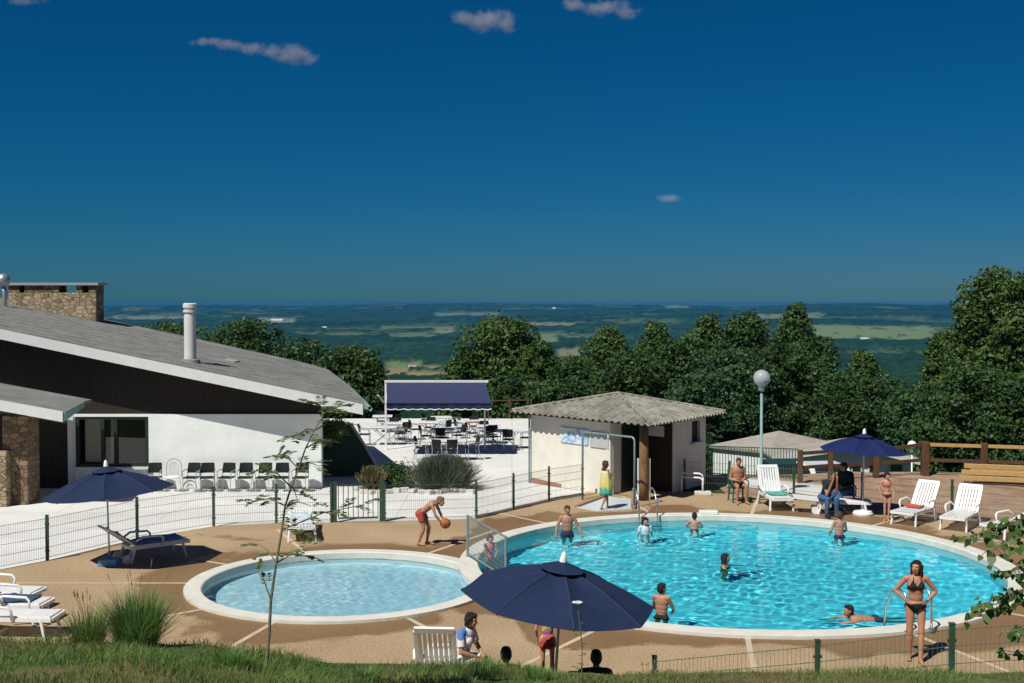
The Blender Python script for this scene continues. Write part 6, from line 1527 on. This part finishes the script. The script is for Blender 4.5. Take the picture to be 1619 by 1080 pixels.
# ---- sapling in front of the small pool
def spray(mb_v, p, d, L, n, lsz, droop=.3):
    """a pinnate leaf: paired leaflets along a stalk"""
    d = d.normalized(); side = d.cross(Vector((0, 0, 1))).normalized(); pts = []
    for i in range(n):
        q = (i+1)/n; c = p+d*L*q+Vector((0, 0, -droop*L*q*q))
        for s_ in (-1, 1):
            e = (side*s_+d*.35+Vector((0, 0, -.25+.3*random.random()))).normalized(); u_ = e.cross(Vector((random.random()-.5, random.random()-.5, 1))).normalized()*lsz*.33
            mb_v.append([c, c+e*lsz*.45+u_, c+e*lsz, c+e*lsz*.45-u_])
        pts.append(c)
    return [p]+pts
sy = 11.0; sp_px = [(421, 1052), (424, 1000), (429, 950), (437, 890), (445, 838), (452, 800), (460, 770), (471, 740), (485, 708), (498, 680), (511, 655)]
sp_ = [A(x, y, sy) for x, y in sp_px]; sap = thing('sapling', 'slender young tree with feathery leaves in front of the small pool', 'tree', sp_[0]); o0 = sp_[0]
m_ = MB(); m_.tube([q-o0+Vector((.008*math.sin(i*2.1), .02*math.sin(i*1.3), 0)) for i, q in enumerate(sp_)], [.016-.0012*i for i in range(len(sp_))], 7); 
quads = []; tw = MB()
def twig(i0, px, py, dy, nsp):
    a = sp_[i0]-o0; b = A(px, py, sy+dy)-o0; m_.tube([a, (a+b)/2+Vector((0, 0, .04)), b], [.008, .006, .003], 5)
    nsp = int(nsp*1.35)
    for k_ in range(nsp):
        q = .35+.65*k_/max(1, nsp-1); c = a+(b-a)*q+Vector((0, 0, .04*math.sin(math.pi*q))); ax = (b-a).normalized()
        d_ = (ax*.6+Vector((random.uniform(-1, 1), random.uniform(-1, 1), random.uniform(-.3, .5)))).normalized(); tw.tube(spray(quads, c, d_, random.uniform(.12, .2), 6, .062), .002, 4, False)
for a in ((5, 402, 792, .1, 5), (6, 418, 742, -.2, 4), (5, 492, 800, -.15, 2), (4, 575, 798, .1, 6), (4, 492, 850, -.3, 3), (3, 410, 862, .2, 2), (3, 482, 878, .1, 3), (7, 440, 722, .15, 4), (7, 500, 735, -.1, 4), (8, 520, 700, .2, 4), (9, 545, 668, .1, 5), (9, 470, 690, -.1, 3), (10, 532, 645, 0, 5), (10, 500, 640, .1, 4), (2, 408, 905, 0, 2), (6, 470, 790, .2, 3)): twig(*a)
m_.build('trunk', M['sap_bark'], sap)
v = np.array([[tuple(q) for q in Q] for Q in quads]).reshape(-1, 3); np_mesh('crown', v, np.arange(len(v)).reshape(-1, 4), leaf_mat('sapling_leaves', (.06, .11, .03), (.17, .24, .07), .45), sap); tw.build('leaf_stalk', M['sap_bark'], sap, fix=False)
# ---- round-leaved tree just outside the right edge, its branches reaching in
ty = 8.6; tX = 4.75; tz0 = gz(tX, ty); rt3 = thing('leafy_tree', 'heart leaved tree with branches reaching in at the right edge', 'tree', (tX, ty, tz0-.1)); o0 = Vector((tX, ty, tz0-.1))
m_ = MB(); m_.tube([(0, 0, 0), (-.02, .03, .8), (.03, 0, 1.7), (-.02, 0, 2.6)], [.05, .042, .032, .014], 8); LQ = []
def heart(p, d, nrm, s_):
    d = d.normalized(); x = d.cross(nrm).normalized(); n_ = x.cross(d)
    prof = [(0, 0), (.28, -.10), (.48, .08), (.44, .38), (.22, .74), (0, 1.05), (-.22, .74), (-.44, .38), (-.48, .08), (-.28, -.10)]
    return [p+x*a*s_+d*b*s_+n_*(-.16*s_*abs(a)+(-.10)*s_*b*b) for a, b in prof]
def rbranch(z0_, tgt, nl, seed):
    rs = random.Random(seed); a = Vector((0, 0, z0_)); b = A(tgt[0], tgt[1], ty+tgt[2])-o0; mid = (a+b)/2+Vector((0, 0, .14)); pts = [a, (a+mid)/2+Vector((0, 0, .05)), mid, (mid+b)/2+Vector((0, 0, .03)), b]
    m_.tube(pts, [.018, .014, .010, .007, .003], 6)
    for i in range(nl):
        q = .22+.78*(i+rs.random())/nl; k_ = min(3.999, q*4); c = pts[int(k_)].lerp(pts[int(k_)+1], k_-int(k_)); d_ = Vector((rs.uniform(-1, .6), rs.uniform(-1, 1), rs.uniform(-.9, .3))).normalized()
        st = c+d_*rs.uniform(.03, .10); m_.tube([c, st], .0025, 4, False); LQ.append(heart(st, (d_+Vector((0, 0, -.55))), Vector((rs.uniform(-.6, .2), rs.uniform(-1, -.1), rs.uniform(.3, 1.1))), rs.uniform(.04, .075)))
for i, a in enumerate(((1.75, (1530, 848, .1), 30), (1.7, (1560, 870, -.3), 24), (1.3, (1545, 958, .0), 34), (1.2, (1575, 905, .3), 24), (1.25, (1530, 970, .2), 16), (.9, (1590, 1000, -.1), 22), (.75, (1598, 1035, .2), 16), (1.9, (1600, 830, 0), 18), (1.5, (1610, 905, -.3), 20), (2.1, (1690, 800, .4), 30), (2.3, (1800, 780, -.3), 40), (2.0, (1990, 830, .2), 40), (1.6, (2000, 900, -.4), 40), (2.5, (1850, 740, .2), 40), (1.0, (1620, 985, .3), 16))): rbranch(a[0], a[1], int(a[2]*3.2), i)
m_.build('trunk', M['sap_bark'], rt3)
v = np.array([[tuple(q) for q in Q] for Q in LQ]).reshape(-1, 3); np_mesh('crown', v, np.arange(len(v)).reshape(-1, 10), leaf_mat('heart_leaves', (.035, .085, .02), (.15, .25, .06), .4, .4, 2), rt3, k=10)
# ---- grass on the bank
def blades(P0, h, w_, lean, seg=2):
    n = len(P0); az = rng.random(n)*6.283; d = np.stack([np.cos(az), np.sin(az), np.zeros(n)], 1); ln = (lean*(.3+rng.random(n)))[:, None]; up_ = np.array([0, 0, 1.]); sd_ = np.stack([-np.sin(az+1.2), np.cos(az+1.2), np.zeros(n)], 1)*(w_*(.6+.8*rng.random(n)))[:, None]
    H_1 = h[:, None]; m1 = P0+up_*H_1*.55+d*ln*H_1*.25; tp = P0+up_*H_1*(1-.25*ln)+d*ln*H_1*.9
    v = np.stack([P0-sd_, P0+sd_, m1+sd_*.8, m1-sd_*.8, tp], 1).reshape(-1, 3); k_ = np.arange(n)[:, None]*5
    return v, np.concatenate([k_+np.array([[0, 1, 2, 3]]), k_+np.array([[3, 2, 4, 4]])], 0)
def tri_quads(f_): return f_
def add_blades(name, P0, h, w_, lean, m, parent=None):
    v, f_ = blades(P0, h, w_, lean); n = len(P0); q = f_[:n]; t_ = f_[n:, :3]
    me = bpy.data.meshes.new(name); me.vertices.add(len(v)); me.vertices.foreach_set('co', v.astype(np.float32).ravel()); me.loops.add(n*7); me.polygons.add(2*n)
    me.loops.foreach_set('vertex_index', np.concatenate([q.ravel(), t_.ravel()]).astype(np.int32)); me.polygons.foreach_set('loop_start', np.concatenate([np.arange(n)*4, n*4+np.arange(n)*3]).astype(np.int32)); me.update(calc_edges=True); me.materials.append(m)
    o = bpy.data.objects.new(name, me); COL.objects.link(o)
    if parent: o.parent = parent
    return o
gm_ = leaf_mat('grass_blades', (.075, .15, .03), (.29, .38, .11), .3, .7, .9); gd_ = leaf_mat('dry_grass', (.14, .11, .05), (.30, .24, .12), .25, .8, 1.2)
n = 90000; gy = 8.8+(16.2-8.8)*rng.random(n)**.8; gx = (rng.random(n)*2-1)*gy*.50; gzv = ground(gx, gy)
clump = fbm(gx*1.1, gy*1.1, 91, 3); h = (.04+.13*np.clip(clump-.3, 0, 1)*2.0)*(.5+.9*rng.random(n))*np.interp(gx, [-6, -2, 0, 2, 8], [1.25, 1.0, .75, .6, .7])
keep = (rng.random(n) < np.clip(.35+1.6*(clump-.3), .15, 1)) & ((gy < 15.2+.8*clump) | (gx < 1.5)); 
o = add_blades('grass', np.stack([gx, gy, gzv-.01], 1)[keep], h[keep], .004, .7, gm_); o['kind'] = 'stuff'
n = 30000; gy = 8.8+(15.6-8.8)*rng.random(n); gx = (rng.random(n)*2-1)*gy*.50; k2 = fbm(gx*.9, gy*.9, 95, 3) > .48
o = add_blades('dry_grass', np.stack([gx, gy, ground(gx, gy)-.01], 1)[k2], (.03+.10*rng.random(n))[k2], .003, 1.0, gd_); o['kind'] = 'stuff'
def tussock(label, px, Y, h, n, spread, m, seeds=0):
    X = (px-CX)/F*Y; z = gz(X, Y); t = thing('grass_tussock', label, 'grass clump', (X, Y, z))
    a = rng.random(n)*6.283; r_ = spread*.28*np.sqrt(rng.random(n)); P0 = np.stack([r_*np.cos(a), r_*np.sin(a), np.zeros(n)], 1); az = a+rng.normal(size=n)*.5; ln = np.abs(rng.normal(size=n))*.42+.04; L = h*(.45+.6*rng.random(n))
    d = np.stack([np.cos(az)*np.sin(ln), np.sin(az)*np.sin(ln), np.cos(ln)], 1); sd_ = np.stack([-np.sin(az), np.cos(az), np.zeros(n)], 1)*.0045; m1 = P0+d*L[:, None]*.5; d2_ = d*1.0; d2_[:, 2] *= .8; d2_[:, :2] *= 1.4; tp = m1+d2_*L[:, None]*.5
    v = np.stack([P0-sd_, P0+sd_, m1+sd_*.8, m1-sd_*.8, m1-sd_*.8, m1+sd_*.8, tp+sd_*.15, tp-sd_*.15], 1).reshape(-1, 3); np_mesh('blades', v, np.arange(len(v)).reshape(-1, 4), m, t)
    if seeds:
        m_ = MB()
        for i in range(seeds):
            a_ = random.random()*6.28; l_ = random.uniform(.1, .5); tp_ = Vector((math.cos(a_)*l_*h*.9, math.sin(a_)*l_*h*.9, h*random.uniform(.95, 1.2))); m_.tube([(0, 0, 0), tp_*.55+Vector((0, 0, h*.1)), tp_], [.003, .002, .0015], 4); m_.tube([tp_, tp_+tp_.normalized()*.07], [.006, .003], 5)
        m_.build('seed_stalk', M['sap_bark'], t)
    return t
tg = leaf_mat('tussock_blades', (.06, .15, .03), (.26, .40, .11), .35, .5, 3)
tussock('big upright grass tussock at the left on the bank', 212, 13.6, .74, 1500, .72, tg, 8); tussock('smaller wispy tussock left of the big tussock', 135, 13.7, .5, 450, .6, gm_, 8); tussock('short bright green tuft below the sapling', 362, 12.6, .24, 350, .5, tg)
tussock('low grassy tuft left of the front lounger', 575, 12.4, .2, 260, .45, tg); tussock('grassy tuft in front of the white lounger back', 765, 13.2, .26, 380, .6, tg); tussock('low green tuft at the foot of the parasol pole', 850, 12.8, .18, 260, .5, tg)
# tall weed with a white umbel in front of the parasol
Y = 12.6; X = (920-CX)/F*Y; z = gz(X, Y); tp = A(913, 956, Y); wd_ = thing('tall_weed', 'tall thin weed with a flat white flower head before the front parasol', 'plant', (X, Y, z)); t2 = Vector((tp.x-X, 0, tp.z-z)); m_ = MB(); m_.tube([(0, 0, 0), (.01, 0, t2.z*.5), t2], [.006, .005, .003], 6)
fl_ = MB()
for i in range(26):
    a_ = i*2.4; r_ = .055*math.sqrt((i+1)/26); e = t2+Vector((r_*math.cos(a_), r_*math.sin(a_), .03-.1*r_)); m_.tube([t2+Vector((0, 0, -.02)), e], .0012, 4, False); ell(fl_, e, (.009, .009, .005), n=6, k_=4)
quads = []
for i in range(9):
    q = t2*(.12+.08*i); spray(quads, q, Vector((math.cos(i*2.4), math.sin(i*2.4), .5)), .12-.006*i, 4, .03)
m_.build('stem', M['sap_bark'], wd_, fix=False); fl_.build('flower_head', M['finial'], wd_, fix=False); v = np.array([[tuple(q) for q in Q] for Q in quads]).reshape(-1, 3); np_mesh('leaves', v, np.arange(len(v)).reshape(-1, 4), grn, wd_)
for px, Y, h, lab in ((1112*0+745, 12.3, .42, 'thin dry weed stalk left of the front parasol'), (1038-10, 12.5, .3, 'thin weed stalk right of the front parasol')):
    X = (px-CX)/F*Y; t = thing('dry_weed', lab, 'plant', (X, Y, gz(X, Y))); m_ = MB()
    for i in range(7): a_ = i*.9; e = Vector((.08*math.cos(a_), .08*math.sin(a_), h*(.6+.06*i))); m_.tube([(0, 0, 0), e*.6, e], [.003, .0025, .0015], 4); m_.tube([e, e+Vector((.0, 0, .03))], [.006, .003], 5)
    m_.build('stem', M['sap_bark'], t)

# ================================================================== CLOUDS AND HAZE
CLOUD_D = .016
def cloud_mat(bl):
    """vapour: thickest at the heart of each puff, frayed by noise towards the rim"""
    m, nt, out = new_mat('cloud_vapour'); tc = nd(nt, 'ShaderNodeTexCoord'); V = tc.outputs['Object']; best = None
    for c, r in bl:
        sb = nd(nt, 'ShaderNodeVectorMath', operation='SUBTRACT'); sb.inputs[1].default_value = c; nt.links.new(V, sb.inputs[0])
        dv = nd(nt, 'ShaderNodeVectorMath', operation='DIVIDE'); dv.inputs[1].default_value = r; nt.links.new(sb.outputs[0], dv.inputs[0])
        ln = nd(nt, 'ShaderNodeVectorMath', operation='LENGTH'); nt.links.new(dv.outputs[0], ln.inputs[0]); o_ = ln.outputs['Value']
        if best is not None:
            mn_ = nd(nt, 'ShaderNodeMath', operation='SMOOTH_MIN'); mn_.inputs[2].default_value = .25; nt.links.new(best, mn_.inputs[0]); nt.links.new(o_, mn_.inputs[1]); o_ = mn_.outputs[0]
        best = o_
    n = nd(nt, 'ShaderNodeTexNoise'); n.inputs['Scale'].default_value = .017; n.inputs['Detail'].default_value = 8; n.inputs['Roughness'].default_value = .66; n.inputs['Distortion'].default_value = .5; nt.links.new(V, n.inputs['Vector'])
    ad = nd(nt, 'ShaderNodeMath', operation='MULTIPLY_ADD'); ad.inputs[1].default_value = 2.6; nt.links.new(n.outputs[0], ad.inputs[0])
    ng = nd(nt, 'ShaderNodeMath', operation='MULTIPLY'); ng.inputs[1].default_value = -1.0; nt.links.new(best, ng.inputs[0]); nt.links.new(ng.outputs[0], ad.inputs[2])
    mr = nd(nt, 'ShaderNodeMapRange'); mr.inputs[1].default_value = .42; mr.inputs[2].default_value = 1.35; mr.inputs[3].default_value = 0; mr.inputs[4].default_value = CLOUD_D; nt.links.new(ad.outputs[0], mr.inputs[0])
    pv = nd(nt, 'ShaderNodeVolumePrincipled'); pv.inputs['Color'].default_value = (.98, .98, .98, 1); pv.inputs['Anisotropy'].default_value = -.5; nt.links.new(mr.outputs[0], pv.inputs['Density']); nt.links.new(pv.outputs[0], out.inputs['Volume']); return m
def cloud(label, blobs, D=5200):
    c0_ = A(blobs[0][0], blobs[0][1], D); mb = MB(); bl = []; k_ = D/F
    for x, y, rx, ry in blobs: c = A(x, y, D)-c0_; bl.append((tuple(c), (rx*k_, ry*k_*1.6, ry*k_))); ell(mb, c, (rx*k_*1.8, ry*k_*2.4, ry*k_*1.9), n=20, k_=14)
    o = voxelise(mb, 'cloud', 14, 2, [cloud_mat(bl)], None); o.location = c0_; tag(o, label, 'cloud', kind='thing'); return o
cloud('long thin cloud with a bright right end, upper left of the sky', [(400, 76, 30, 11), (325, 66, 34, 8), (365, 70, 32, 10), (430, 82, 28, 11), (462, 86, 34, 16), (488, 93, 20, 11)])
cloud('compact puffy cloud at the top middle of the sky', [(770, 32, 44, 18), (738, 28, 24, 14), (800, 38, 20, 14)])
cloud('ragged cloud cut by the top edge of the sky', [(955, 12, 42, 13), (910, 8, 26, 10), (992, 20, 26, 10)])
cloud('tiny faint cloud low in the middle right of the sky', [(1060, 313, 24, 8)])
cloud('small cloud scrap at the top left corner', [(40, 2, 34, 7)])
hz = bpy.data.materials.new('haze_air'); hz.use_nodes = True; nt = hz.node_tree; nt.nodes.clear(); out = nt.nodes.new('ShaderNodeOutputMaterial'); pv = nt.nodes.new('ShaderNodeVolumePrincipled')
pv.inputs['Color'].default_value = (.03, .28, .62, 1); pv.inputs['Density'].default_value = HAZE = .6e-4; nt.links.new(pv.outputs[0], out.inputs['Volume'])
zb_ = float(GZ.min())-1; ztop_ = max(9.0, float(GZ.max())+.5); print('ZTOP', ztop_); m_ = MB(); m_.box((0, 6900, (zb_+ztop_)/2), (23000, 14300, ztop_-zb_)); o = m_.build('haze', hz); tag(o, kind='stuff')
